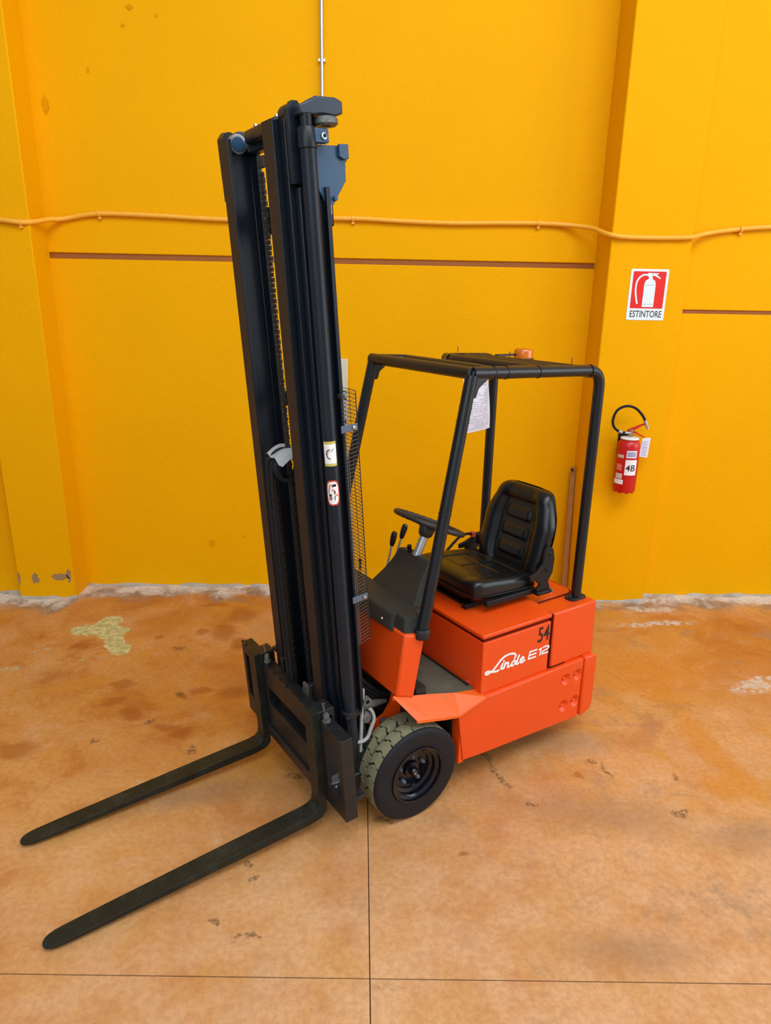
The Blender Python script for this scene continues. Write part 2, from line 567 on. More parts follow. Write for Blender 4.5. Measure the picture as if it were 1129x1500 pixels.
def text_obj(name, body, size, fn, m, parent, shear=0, sx=1, bold=0, **tags):
    """letters from the built-in font, laid on a surface by fn(u, v, w)"""
    cu = bpy.data.curves.new('t', 'FONT')
    cu.body = body
    cu.size = size
    cu.shear = shear
    cu.offset = bold
    cu.extrude = .0004
    cu.resolution_u = 3
    tmp = bpy.data.objects.new('t', cu)
    C.objects.link(tmp)
    dg = bpy.context.evaluated_depsgraph_get()
    me = bpy.data.meshes.new_from_object(tmp.evaluated_get(dg))
    bpy.data.objects.remove(tmp)
    me.name = name
    for v in me.vertices:
        v.co = fn(v.co.x*sx, v.co.y, v.co.z)
    me.materials.clear()
    me.materials.append(M[m])
    o = bpy.data.objects.new(name, me)
    C.objects.link(o)
    o.parent = parent
    for k, v in tags.items():
        o[k] = v
    return o


def strokes(b, lines, fn, w):
    """ribbon strokes with round joints, 2d -> fn(u,v,t)"""
    for ln in lines:
        P = [Vector(p) for p in ln]
        for i in range(len(P)-1):
            d = (P[i+1]-P[i])
            if d.length < 1e-6:
                continue
            d.normalize()
            q = Vector((-d.y, d.x))*w
            ring = [P[i]+q, P[i]-q, P[i]-q*.7-d*w*.7, P[i]-d*w, P[i]+q*.7-d*w*.7]
            ring = [P[i]-q*.7-d*w*.7, P[i]-q, P[i+1]-q, P[i+1]-q*.7+d*w*.7, P[i+1]+d*w, P[i+1]+q*.7+d*w*.7, P[i+1]+q, P[i]+q,
                    P[i]+q*.7-d*w*.7, P[i]-d*w]
            t = random.random()*.0002
            b.bm.faces.new([b.v(fn(p.x, p.y, t)) for p in ring])
    return b


# ================================================================ SETTING
ST = dict(kind='structure')
fl = B().box(-6, 7, -5, 6.2, -.12, -.004).obj('floor', mat('joint_dirt', (.05, .025, .012), .9), **ST)
JX, JY, G = .046, 1.817, .0022
jl = lambda x: JY-(x)*.034
for i, (x0, x1) in enumerate(((-6, JX-G), (JX+G, 7))):
    for j in range(2):
        if j == 0:
            q = [(x0, -5), (x1, -5), (x1, jl(x1)-G), (x0, jl(x0)-G)]
        else:
            q = [(x0, jl(x0)+G), (x1, jl(x1)+G), (x1, 6.2), (x0, 6.2)]
        q = [(a, b_, -.05) for a, b_ in q]
        B().prism(q, (0, 0, .05)).obj('slab', 'floor', fl)
WD, WP, WR, WL, WQ = 5.249, 5.004, 5.07, 5.09, 4.95
back = B()
back.box(-2.21, 1.73, WD, WD+.15, -.1, 2.492)
back.box(-2.21, 1.73, WD+.004, WD+.15, 2.530, 6.2)
back.box(-2.21, 1.73, WD+.035, WD+.15, 2.47, 2.56)
back.obj('wall_back', 'wall', bevel=.006, **ST)
B().box(-2.19, 1.69, WD+.016, WD+.04, 2.485, 2.535).obj('joint_seal', 'groove', bpy.data.objects['wall_back'])
r = B()
r.box(2.25, 6.5, WR, WR+.3, -.1, 2.196)
r.box(2.25, 6.5, WR+.003, WR+.3, 2.222, 6.2)
r.box(2.25, 6.5, WR+.03, WR+.3, 2.18, 2.24)
r.obj('wall_right', 'wall', bevel=.005, **ST)
B().box(2.25, 6.5, WR+.014, WR+.035, 2.19, 2.228).obj('joint_seal', 'groove', bpy.data.objects['wall_right'])
B().box(-5.6, -2.60, WL, WL+.3, -.1, 6.2).obj('wall_left', 'wall', **ST)
B().box(-2.625, -2.195, WP, WD+.1, -.1, 6.2).obj('wall_pillar_left', 'wall', bevel=.008, **ST)
B().box(1.688, 2.246, WQ, WD+.1, -.1, 6.2).obj('wall_pillar_right', 'wall', bevel=.008, **ST)
# cement bead at the foot of the walls
for nm, (xa, xb, y) in enumerate(((-5.5, -2.63, WL), (-2.62, -2.19, WP), (-2.19, 1.69, WD), (1.69, 2.25, WQ), (2.25, 6, WR))):
    b = B()
    n = max(4, int((xb-xa)/.05))
    def bead(u, v, xa=xa, xb=xb, y=y):
        x = xa+(xb-xa)*u
        w = .028+.016*math.sin(x*9.1)+.012*math.sin(x*23+1)
        h = .016+.007*math.sin(x*14+2)
        return (x, y+.004-w*v, h*(1-v)**1.5+.0006)
    b.grid(bead, n, 4)
    b.obj('trim_%d' % (nm+1), 'bare_plaster' if 0 else mat('cement_bead_%d' % nm, (.42, .39, .34), .9, 0, 0, .3, 12, .5, 60, (.14, .10, .07), .6), smooth=True, **ST)

# ragged patches where the paint of the left pillar is knocked off
def chip(cx, cz, rx, rz, seed, name, par, y=WP):
    rnd = random.Random(seed)
    b = B()
    n = 22
    ring = [(cx+rx*math.cos(2*PI*k/n)*rnd.uniform(.55, 1.15), y-.0012, cz+rz*math.sin(2*PI*k/n)*rnd.uniform(.55, 1.15)) for k in range(n)]
    c0 = b.v((cx, y-.0012, cz))
    vv = [b.v(p) for p in ring]
    for k in range(n):
        b.bm.faces.new((c0, vv[k], vv[(k+1) % n]))
    return b.obj(name, 'bare_plaster', par)
pl = bpy.data.objects['wall_pillar_left']
chip(-2.295, .175, .075, .03, 3, 'paint_chip', pl)
chip(-2.235, .19, .018, .06, 5, 'paint_chip', pl)
chip(-2.49, .16, .035, .05, 8, 'paint_chip', pl)
chip(-2.612, .16, .012, .06, 9, 'paint_chip', pl)

bk = bpy.data.objects['wall_back']
M['dent'] = mat('wall_dent', (.70, .30, .0), .7, spec=.05)
for i, (x, z, rx_, rz_) in enumerate(((-1.50, 4.02, .022, .018), (-1.42, 4.10, .018, .02), (-1.33, 4.17, .022, .022), (-1.55, 3.92, .012, .014), (-1.33, 3.98, .008, .01), (-1.18, .36, .03, .035), (-.92, .42, .012, .012), (-2.10, 3.45, .02, .06), (-1.80, 3.66, .008, .02))):
    o = chip(x, z, rx_, rz_, 20+i, 'wall_dent', bk, WD)
    o.data.materials[0] = M['dent']

# painted cable with clips
cabl = empty('wall_cable', (-.2, 5.2, 2.75), label='thick yellow-painted cable running across the whole wall and both pillars', category='cable')
cp = [(-5, 4.985, 2.69), (-2.9, 4.985, 2.70), (-2.45, 4.985, 2.715), (-2.22, 4.99, 2.70), (-2.13, 5.15, 2.735), (-2.05, 5.225, 2.75), (-1.81, 5.23, 2.787), (-1.4, 5.23, 2.782),
      (-.946, 5.23, 2.768), (-.5, 5.23, 2.783), (-.05, 5.23, 2.792), (.3, 5.23, 2.782), (.626, 5.23, 2.777), (1.0, 5.23, 2.785), (1.25, 5.23, 2.788), (1.45, 5.22, 2.780),
      (1.60, 5.13, 2.755), (1.67, 4.94, 2.698), (1.83, 4.932, 2.684), (2.08, 4.932, 2.686), (2.23, 4.935, 2.694), (2.34, 5.02, 2.72), (2.5, 5.05, 2.748), (2.8, 5.05, 2.778),
      (3.4, 5.05, 2.80), (6, 5.05, 2.84)]
O_ = Vector(cabl.location)
B().tube([Vector(p)-O_ for p in smooth_path(cp, 5)], .0165, 10).obj('cable_sheath', 'cable', cabl, smooth=True)
for x, y, z in ((-1.81, 5.23, 2.787), (-.06, 5.23, 2.792), (1.25, 5.23, 2.788), (2.62, 5.05, 2.760), (-2.245, 4.985, 2.70)):
    b = B()
    b.lathe([(.0175, -.010), (.0215, -.009), (.0215, .009), (.0175, .010)], Vector((x, y, z))-O_, 'x', 14)
    b.box(x-.009-O_.x, x+.009-O_.x, y-.004-O_.y, y+.02-O_.y, z-.035-O_.z, z-.012-O_.z)
    b.obj('cable_clip', 'cable', cabl, smooth=True)

# conduit and switch box
t = empty('wall_conduit', (-.268, 5.225, 1.8), label='thin grey metal conduit running straight up the wall behind the mast', category='pipe')
B().tube([(0, 0, -.02), (0, 0, 4.2)], .0115, 12).obj('conduit_tube', 'galv', t, smooth=True)
for z in (.9, 1.95, 3.0):
    B().box(-.022, .022, -.003, .024, z-.008, z+.008).obj('pipe_clip', 'galv', t)
t = empty('switch_box', (-.20, 5.249, 1.3), label='beige switch box on the wall, half hidden behind the mast and mesh screen', category='switch box')
B().box(-.11, .105, -.075, 0, .30, .53).obj('cover', 'beige', t, bevel=.006)
B().box(-.11, .105, -.060, 0, 0, .296).obj('socket_body', 'beige_lo', t, bevel=.005)
for z in (.07, .24):
    B().lathe([(0, -.066), (.009, -.065), (.010, -.058)], (.088, 0, z), 'y', 10).obj('screw', 'plastic', t)
B().lathe([(.030, -.062), (.034, -.070), (.030, -.072), (.024, -.060)], (.03, 0, .16), 'y', 18).obj('socket', 'plastic', t)

# metal angle bar leaning in the corner
t = empty('angle_bar', (1.655, 5.12, 0), label='rusty brown metal angle bar leaning in the corner beside the right pillar', category='metal bar')
b = B()
b.prism([(-.018, -.02, .0), (.018, -.02, .0), (.018, .012, .0), (.014, .012, .0), (.014, -.016, 0), (-.018, -.016, 0)], (.012, .10, 1.03))
b.obj('bar', 'bar', t)
B().lathe([(0, -.022), (.010, -.022), (.010, .004), (0, .004)], (.0, .078, 1.01), 'y', 10).obj('bolt', 'dark', t)

# ================================================================ SIGN
t = empty('extinguisher_sign', (1.981, WQ, 2.149), label='red and white fire extinguisher sign lettered ESTINTORE on the right pillar', category='sign')
f3 = lambda u, v, w: (u, -w, v)
B().panel([rrect(-.132, .132, 0, .337, .010)], f3, 0, .0022).obj('sign_plate', 'signwhite', t)
B().panel([rrect(-.115, .115, .078, .322, .008)], f3, .0020, .0030).obj('red_field', 'signred', t)
b = B()
body = [(-.032, .088), (.048, .088), (.048, .238), (.040, .262), (.022, .272), (.020, .288), (-.004, .288), (-.006, .272), (-.024, .262), (-.032, .238)]
b.panel([body], f3, .0030, .0036)
b.panel([[(-.014, .288), (.020, .288), (.020, .312), (-.014, .312)]], f3, .0030, .0036)
b.panel([[(.018, .294), (.036, .294), (.074, .272), (.078, .279), (.042, .304), (.018, .304)]], f3, .0030, .0036)
b.panel([[(.016, .304), (.060, .304), (.060, .311), (.016, .311)]], f3, .0030, .0036)
hose = smooth_path([(-.012, .300, 0), (-.050, .296, 0), (-.082, .262, 0), (-.088, .20, 0), (-.074, .13, 0), (-.066, .108, 0)], 4)
for i in range(len(hose)-1):
    a_, c_ = hose[i], hose[i+1]
    d_ = (c_-a_).normalized()
    q_ = Vector((-d_.y, d_.x, 0))*(.0055 if i > 2 else .0055)
    b.bm.faces.new([b.v(f3(p.x, p.y, .0034)) for p in (a_+q_, a_-q_, c_-q_, c_+q_)])
b.obj('extinguisher_symbol', 'signwhite', t)
for z_ in (.232, .106):
    B().box(-.032, .048, -.0040, -.0036, z_, z_+.0013).obj('symbol_line', 'black', t)
text_obj('lettering', 'ESTINTORE', .062, lambda u, v, w: (u-.112, -.0026-w, v+.020), 'black', t, sx=.715, bold=.0006)

# ================================================================ FIRE EXTINGUISHER
t = empty('fire_extinguisher', (1.944, 4.851, .938), label='red fire extinguisher marked 4B hanging on the right pillar', category='fire extinguisher')
b = B()
RE = .080
b.lathe([(0, .012), (.05, .010), (.066, .0), (.076, .002), (RE, .018), (RE, .335), (.077, .358), (.066, .376), (.048, .388), (.030, .394), (0, .394)], (0, 0, 0), 'z', 40)
b.obj('cylinder', 'red', t, smooth=True)
b = B()
for k in range(8):
    a = 2*PI*k/8
    b.lathe([(0, -.012), (.012, -.010), (.014, .004)], (.062*math.cos(a), .062*math.sin(a), .004), 'z', 8)
b.obj('foot_ring', 'red', t, smooth=True)
B().lathe([(0, .386), (.062, .386), (.066, .392), (.064, .397), (.02, .402), (0, .402)], (0, 0, 0), 'z', 30).obj('collar_plate', 'white', t, smooth=True)
b = B()
b.lathe([(.020, .395), (.020, .412), (.014, .416), (.014, .440), (.017, .442), (.017, .456), (0, .458)], (0, 0, 0), 'z', 16)
b.tube([(0, -.004, .432), (-.045, -.008, .434)], .009, 8)
b.obj('valve', 'steel', t, smooth=True)
b = B()
b.prism([(-.028, -.010, .452), (.010, -.010, .470), (.085, -.010, .500), (.118, -.010, .497), (.118, -.010, .490), (.080, -.010, .488), (.02, -.010, .450), (-.02, -.010, .440)], (0, .020, 0))
b.obj('squeeze_lever', 'red', t, bevel=.002)
b = B()
b.prism([(-.015, -.009, .438), (.030, -.009, .444), (.108, -.009, .402), (.104, -.009, .395), (.03, -.009, .430), (-.015, -.009, .424)], (0, .018, 0))
b.obj('carry_handle', 'red', t, bevel=.002)
hp = [(-.045, -.008, .434), (-.085, -.008, .440), (-.130, -.010, .475), (-.143, -.012, .53), (-.120, -.014, .595), (-.060, -.016, .625), (.005, -.018, .612), (.060, -.018, .565), (.090, -.018, .520)]
B().tube(smooth_path(hp, 5), .0095, 10).obj('hose', 'rubber', t, smooth=True)
B().tube([(.086, -.018, .527), (.094, -.018, .508), (.110, -.018, .474), (.114, -.018, .466)], [.012, .012, .010, .010], 10).obj('nozzle', 'galv', t, smooth=True)
B().tube([(-.092, -.008, .443), (-.065, -.008, .436)], .0115, 10).obj('hose_fitting', 'galv', t, smooth=True)

def on_cyl(a0, z0, R=RE+.0008):
    # azimuth measured from the side facing the room, positive to the right
    def f(u, v, w=0):
        a = a0+u/R
        return ((R+w)*math.sin(a), -(R+w)*math.cos(a), z0+v)
    return f

def cyl_patch(name, a0, z0, w, h, m, d=0, par=None):
    f = on_cyl(a0, z0, RE+.0006+d)
    return B().grid(lambda u, v: f(w*u, h*v), 8, 1).obj(name, m, par, smooth=True)
a_l = -.02
cyl_patch('number_label', -.50, .135, .086, .112, 'white', 0, t)
text_obj('number_lettering', '4B', .066, lambda u, v, w: on_cyl(-.43, .166, RE+.0030)(u, v, w), 'black', t, sx=1.0, bold=.0003)
cyl_patch('inspection_label', -.48, .262, .075, .052, 'paper', 0, t)
cyl_patch('inspection_print', -.42, .270, .062, .036, 'ink', .0005, t)
cyl_patch('instruction_label', -1.50, .065, .078, .034, 'white', 0, t)
for z_, h_, w_, mm in ((.105, .038, .055, 'beige'), (.165, .050, .048, 'signred'), (.258, .022, .052, 'beige')):
    cyl_patch('instruction_label', -1.35, z_, w_, h_, mm, 0, t)
b = B()
for k in range(9):
    f = on_cyl(-1.3, .17+k*.0075 if k < 6 else .262+(k-6)*.006, RE+.0014)
    b.grid(lambda u, v: f(.044*u*(1-.3*(k % 3 == 2)), .0026*v), 5, 1)
b.obj('instruction_print', 'beige', t, kind='stuff')
# tag hanging from the handle
tg = B()
tg.prism([(.090, -.012, .395), (.145, -.016, .400), (.137, -.02, .255), (.075, -.018, .262)], (0, .0008, 0))
tg = tg.obj('service_tag', 'paper', t)
b = B()
for k in range(10):
    z = .270+k*.0115
    b.box(.085, .085+.042+.006*math.sin(k*3.), -.0225, -.0222, z, z+.0028)
b.obj('tag_print', 'ink', tg)
B().box(-.022, .022, .070, WQ-4.851, .30, .375).box(-.05, .05, WQ-4.851-.006, WQ-4.851, .26, .42).obj('wall_bracket', 'plastic', t)

# ================================================================ FORKLIFT
FX, FY, FA = .016, 3.003, math.radians(211.845)
FK = empty('forklift', (FX, FY, 0), FA, label='orange three-wheeled electric forklift number 54 with tall black mast parked before the yellow wall', category='forklift')
T = math.atan(.0755)
PX, PZ = .28, .2


def MX(p):
    x, y, z = p
    return Vector((PX+x*math.cos(T)+z*math.sin(T), y, PZ-x*math.sin(T)+z*math.cos(T)))


def BM():
    return B(MX)

# ---- mast rails (mast coordinates: x forward, z up along the tilted mast)
def channel(name, sgn, y0, y1, x0, x1, z0, z1, m='mast', web='out', tf=.018, tw=.016):
    """C section: flanges across y0..y1 at x0 and x1, web on the outer or inner side"""
    ya, yb = sgn*y0, sgn*y1
    if web == 'out':
        pts = [(x1, ya), (x1, yb), (x0, yb), (x0, ya), (x0+tf, ya), (x0+tf, yb-sgn*tw), (x1-tf, yb-sgn*tw), (x1-tf, ya)]
    else:
        pts = [(x1, yb), (x1, ya), (x0, ya), (x0, yb), (x0+tf, yb), (x0+tf, ya+sgn*tw), (x1-tf, ya+sgn*tw), (x1-tf, yb)]
    b = BM()
    b.prism([(x, y, z0) for x, y in pts], (0, 0, z1-z0))
    return b

for sgn in (1, -1):
    # inner rail (front), middle rail, outer rail
    zt = 2.632
    yi = (.160, .235) if sgn > 0 else (.152, .225)
    channel('r', sgn, yi[0], yi[1], -.095, .035, .22, zt).obj('inner_rail', 'mast', FK, bevel=.003)
    b = BM()
    b.box(.0352, .0368, min(sgn*yi[0], sgn*yi[1]), max(sgn*yi[0], sgn*yi[1]), .22, zt)
    b.obj('inner_rail_face', 'mast_bounce', FK, bevel=.0006)
    b = channel('r', sgn, .238, .276, -.105, .012, .10, 2.64)
    b.obj('middle_rail', 'mast', FK, bevel=.003)
    b = BM()
    b.lathe([(0, 0), (.026, 0), (.030, .004), (.030, .036), (.026, .040), (0, .040)], (-.015, sgn*.238 if sgn > 0 else -.278, 2.640), 'y', 24)
    b.obj('rail_cap', 'mast', FK, smooth=True)
    channel('r', sgn, .280, .312, -.120, -.006, .02, 2.42).obj('outer_rail', 'mast', FK, bevel=.003)
    # slab of the middle stage rising beside the outer rail, chamfered lower end
    b = BM()
    y = .279 if sgn > 0 else -.307
    b.prism([(.008, y, 2.43), (.012, y, 2.650), (-.006, y, 2.674), (-.028, y, 2.674), (-.044, y, 2.650), (-.048, y, 2.47), (-.022, y, 2.43)], (0, .028, 0))
    b.obj('rail_extension', 'mast', FK, bevel=.003)
    b = BM()
    b.box(-.104, -.089, min(sgn*.310, sgn*.345), max(sgn*.310, sgn*.345), .02, 2.42)
    b.box(-.104, -.078, min(sgn*.310, sgn*.318), max(sgn*.310, sgn*.318), .02, 2.42)
    b.obj('rear_flange', 'mast', FK, bevel=.002)
    # lift cylinder
    cx, cy = -.038, sgn*.334
    b = BM()
    b.lathe([(0, .14), (.030, .14), (.030, .27), (.0275, .275), (.0275, 2.54), (0, 2.54)], (cx, cy, 0), 'z', 28)
    b.obj('lift_cylinder', 'bluegrey' if 0 else 'mast', FK, smooth=True)
    b = BM()
    b.lathe([(.0265, 2.530), (.0315, 2.533), (.0315, 2.588), (.0275, 2.594), (.020, 2.595), (.020, 2.630)], (cx, cy, 0), 'z', 28)
    b.obj('cylinder_collar', 'mast', FK, smooth=True)
    b = BM()
    b.box(-.102, -.052, min(cy-sgn*.004, cy+sgn*.030), max(cy-sgn*.004, cy+sgn*.030), 2.547, 2.588)
    cb = b.obj('clamp_block', 'bluegrey', FK, bevel=.002)
    b = BM()
    b.lathe([(.006, .0), (.006, .004), (.0105, .005), (.0105, .0), (.0105, -.004)], (-.083, cy+sgn*.031, 2.566), 'y', 12)
    b.obj('clamp_bolt', 'steel', cb)
    # head piece over the cylinder with its ring underneath
    b = BM()
    y0, y1 = sorted((sgn*.285, sgn*.352))
    b.prism([(-.010, y0, 2.628), (-.010, y0, 2.655), (-.045, y0, 2.668), (-.070, y0, 2.682), (-.142, y0, 2.682), (-.168, y0, 2.672), (-.168, y0, 2.636),
             (-.140, y0, 2.628), (-.090, y0, 2.632), (-.062, y0, 2.628)], (0, y1-y0, 0))
    b.obj('head_bracket', 'head', FK, bevel=.005)
    b = BM()
    b.lathe([(.018, 2.602), (.034, 2.600), (.041, 2.606), (.041, 2.620), (.036, 2.626), (.018, 2.626), (.018, 2.602)], (-.112, sgn*.33, 0), 'z', 28)
    b.obj('hose_ring', 'greasy', FK, smooth=True)
    # triangular gusset plate behind the cylinder head
    b = BM()
    y0 = sgn*.322
    b.prism([(-.058, y0, 2.546), (-.184, y0, 2.546), (-.184, y0, 2.500), (-.178, y0, 2.496), (-.176, y0, 2.440), (-.120, y0, 2.362), (-.095, y0, 2.365), (-.058, y0, 2.43)], (0, sgn*.010, 0))
    gp = b.obj('gusset_plate', 'bluegrey', FK, bevel=.002)
    b = BM()
    y0 = sgn*.331
    b.prism([(-.150, y0, 2.550), (-.186, y0, 2.550), (-.186, y0, 2.506), (-.168, y0, 2.502), (-.148, y0, 2.512)], (0, sgn*.014, 0))
    b.obj('welded_tab', 'bluegrey', gp, bevel=.003)
    b = BM()
    b.lathe([(0, .012), (.008, .011), (.009, 0)], (-.128, sgn*.332, 2.385), 'y', 10)
    b.obj('rivet', 'bluegrey', gp, smooth=True)
    b = BM()
    b.tube([(-.108, sgn*.33, 2.365), (-.107, sgn*.33, 2.335)], .007, 8)
    b.obj('stud', 'steel', FK, smooth=True)
    # foot clamp
    b = BM()
    b.lathe([(.029, .355), (.036, .358), (.036, .378), (.029, .381)], (cx, cy, 0), 'z', 24)
    b.box(-.074, -.002, min(cy, cy+sgn*.034), max(cy, cy+sgn*.034), .360, .374)
    b.obj('foot_clamp', 'carriage', FK, smooth=True)
    b = BM()
    b.box(-.15, .02, min(sgn*.20, sgn*.345), max(sgn*.20, sgn*.345), -.03, .16)
    b.obj('mast_foot', 'carriage', FK, bevel=.008)
    # chain
    b = BM()
chain_y = {1: .055, -1: -.02}
b = BM()
# two lift chains, link by link
def chain(y0, x0, za, zb):
    n = int((zb-za)/.0190)
    for k in range(n):
        z = za+k*.0190
        w = .017 if k % 2 else .012
        b.box(x0-.0045, x0+.0045, y0-w, y0+w, z, z+.017)
        b.lathe([(.0035, -.0145), (.0035, .0145)], (x0+.004, y0, z+.0085), 'y', 6)
chain(.005, -.020, .28, 2.52)
chain(.052, -.030, .60, 1.42)
chain(-.050, .028, .35, 1.40)
b.obj('lift_chain', 'dark', FK, kind='stuff')
# light pins on the chain
b = BM()
for k in range(22):
    z = 1.55+k*.038
    if random.random() < .8:
        b.lathe([(0, .0052), (.0022, .005), (.0026, .004)], (-.020, .0, z), 'x', 6)
        if k % 3 == 0 and z > 2:
            b.lathe([(0, .0052), (.0022, .005), (.0026, .004)], (-.020, .012, z), 'x', 6)
b.obj('chain_pins', 'steel', FK, kind='stuff')
# centre lift cylinder with the hose sheave on top
b = BM()
b.lathe([(0, .05), (.030, .05), (.030, 1.38), (.018, 1.39), (.018, 1.42)], (-.055, .02, 0), 'z', 24)
b.obj('centre_cylinder', 'mast', FK, smooth=True)
b = BM()
b.lathe([(.045, -.030), (.060, -.030), (.050, -.02), (.050, -.012), (.060, -.004), (.050, .004), (.050, .012), (.060, .024), (.045, .024)], (0, .02, 1.40), 'y', 30)
b.obj('sheave', 'rubber', FK, smooth=True)
b = BM()
b.tube(smooth_path([(.066, -.035, .35), (.066, -.035, 1.0), (.066, -.030, 1.38), (.045, -.02, 1.445), (.0, -.01, 1.470), (-.05, -.01, 1.44), (-.066, -.01, 1.38), (-.066, -.01, .4)], 6), .011, 8)
b.tube(smooth_path([(.062, -.008, .35), (.062, -.008, 1.0), (.060, -.005, 1.37), (.040, .0, 1.435), (.0, .008, 1.455), (-.05, .01, 1.43), (-.066, .012, 1.37), (-.066, .012, .4)], 6), .010, 8)
b.obj('hydraulic_hose', 'rubber', FK, smooth=True)
b = BM()
b.grid(lambda u, v: (.055-.15*v, -.055+.155*u, 1.452+.030*math.sin(PI*min(1, v*1.2))-.05*max(0, u-.35)**1.3+.006*math.sin(u*14)), 12, 10)
b.obj('grey_rag', 'cloth', FK, smooth=True, label='grey cloth laid over the hose sheave')
# thin tube beside the chain with tie
b = BM()
b.tube([(.0, -.115, .3), (.0, -.115, 2.5)], .006, 8)
b.bm.free()
# cross members
for (x0, x1, z0, z1, yy) in ((-.10, -.055, 2.585, 2.635, .20), (-.12, -.10, 1.62, 1.68, .30), (-.13, -.105, .60, .68, .30), (-.14, -.10, 2.30, 2.40, .30), (-.12, .0, .02, .12, .28)):
    b = BM()
    b.box(x0, x1, -yy, yy, z0, z1)
    b.obj('cross_member', 'mast', FK, bevel=.006)
b = BM()
b.prism([(-.06, -.155, 2.610), (-.02, -.12, 2.610), (-.01, .155, 2.610), (-.09, .155, 2.610)], (0, 0, .045))
b.obj('top_tie_bar', 'mast', FK, bevel=.010)
for y in (-.06, .12):
    b = BM()
    b.lathe([(0, 2.668), (.008, 2.668), (.010, 2.662), (.010, 2.650)], (-.045, y, 0), 'z', 8)
    b.obj('tie_bolt', 'steel', FK)
b = BM()
b.box(-.032, -.016, -.018, .026, 2.515, 2.555)
b.obj('chain_anchor', 'dark', FK, bevel=.004)
# chrome roller at the top of the far rail
b = BM()
b.lathe([(0, -.012), (.026, -.012), (.026, -.016), (.034, -.016), (.036, -.010), (.036, .010), (.034, .014), (.0, .014)], (-.022, -.196, 2.620), 'y', 30)
b.obj('mast_roller', 'steel', FK, smooth=True)
b = BM()
b.lathe([(0, .0145), (.024, .0145), (.026, .012)], (-.022, -.194, 2.620), 'y', 24)
b.obj('roller_bearing', 'bluegrey', FK, smooth=True)
# little brackets seen low inside the far rail
b = BM()
b.box(-.02, .02, -.206, -.17, .79, .80)
b.obj('stop_bracket', 'greasy', FK, bevel=.001)
b = BM()
b.prism([(.045, .07, .36), (.045, .14, .36), (.045, .14, .43), (.045, .09, .43)], (.012, 0, 0))
b.obj('chain_lug', 'greasy', FK, bevel=.003)

# stickers on the near lift cylinder
def on_lift(a0, z0, R):
    # azimuth a measured from +y toward +x
    def f(u, v, w=0):
        a = a0-u/R
        return MX(Vector((-.038+(R+w)*math.sin(a), .334+(R+w)*math.cos(a), z0+v)))
    return f
def lift_patch(name, a0, z0, w, h, m, d, par=FK, rnd=None):
    f = on_lift(a0, z0, .0279+d)
    return B().grid(lambda u, v: f(w*(u-.5), h*(v-.5)), 8, 2).obj(name, m, par, smooth=True)
A0 = math.radians(32)
l1 = lift_patch('capacity_label', A0, 1.518, .050, .094, 'white', 0)
lift_patch('label_band', A0, 1.560, .050, .010, 'yellow_band', .0003, l1)
lift_patch('label_band', A0, 1.476, .050, .010, 'yellow_band', .0003, l1)
b = B()
f = on_lift(A0, 1.518, .0292)
for k in range(10):
    a = math.radians(100+k*17)
    a2 = math.radians(117+k*17)
    q = [(.016*math.cos(a), .020*math.sin(a)), (.016*math.cos(a2), .020*math.sin(a2)), (.012*math.cos(a2), .016*math.sin(a2)), (.012*math.cos(a), .016*math.sin(a))]
    b.bm.faces.new([b.v(f(u, v)) for u, v in q])
for k in range(4):
    q = [(-.014+k*.004, -.004+k*.006), (.008+k*.003, .010+k*.003), (.008+k*.003, .0115+k*.003), (-.014+k*.004, -.0025+k*.006)]
    b.bm.faces.new([b.v(f(u, v)) for u, v in q])
b.obj('label_drawing', 'black', l1)
# warning sticker: red rim, white ground, truck and crossed-out man
f0, f1, f2, f3_ = (on_lift(A0, 1.366, .0279+d) for d in (0, .0003, .0018, .0021))
def disc(f, rx, ry, n=24):
    b = B()
    def pt(i, k):
        a = 2*PI*k/n
        ex = 3.2
        u = rx*math.copysign(abs(math.cos(a))**(2/ex), math.cos(a))
        v = ry*math.copysign(abs(math.sin(a))**(2/ex), math.sin(a))
        return f(u*i/6, v*i/6)
    rings = [[b.v(pt(i, k)) for k in range(n)] for i in range(1, 7)]
    c = b.v(f(0, 0))
    for k in range(n):
        k2 = (k+1) % n
        b.bm.faces.new((c, rings[0][k], rings[0][k2]))
        for i in range(5):
            b.bm.faces.new((rings[i][k], rings[i+1][k], rings[i+1][k2], rings[i][k2]))
    return b
ws = disc(f0, .026, .050).obj('warning_sticker', mat('sticker_red', (.72, .08, .03), .5), FK)
disc(f1, .0215, .0445).obj('sticker_ground', 'white', ws)
b = B()
def q4(b, f, pts):
    b.bm.faces.new([b.v(f(u, v)) for u, v in pts])
q4(b, f2, [(-.002, .024), (.014, .026), (.014, .036), (-.002, .034)])
q4(b, f2, [(-.016, -.012), (-.005, -.012), (-.005, -.004), (-.016, -.002)])
q4(b, f2, [(-.018, .0), (-.015, .0), (-.012, .022), (-.015, .022)])
for k in range(10):
    a, a2 = 2*PI*k/10, 2*PI*(k+1)/10
    q4(b, f2, [(-.010+.0065*math.cos(a), -.020+.0075*math.sin(a)), (-.010+.0065*math.cos(a2), -.020+.0075*math.sin(a2)), (-.010+.003*math.cos(a2), -.020+.0035*math.sin(a2)), (-.010+.003*math.cos(a), -.020+.0035*math.sin(a))])
q4(b, f2, [(.004, .004), (.008, .014), (.010, .004), (.008, -.010)])
q4(b, f2, [(.006, -.010), (.009, -.010), (.008, -.028), (.005, -.028)])
b.obj('sticker_figures', 'black', ws)
b = B()
q4(b, f3_, [(-.004, .014), (.0, .018), (.020, -.010), (.018, -.016)])
q4(b, f3_, [(-.016, .026), (-.012, .034), (-.004, .034), (-.012, .022)])
b.obj('sticker_cross', mat('sticker_orange', (.75, .12, .03), .5), ws)

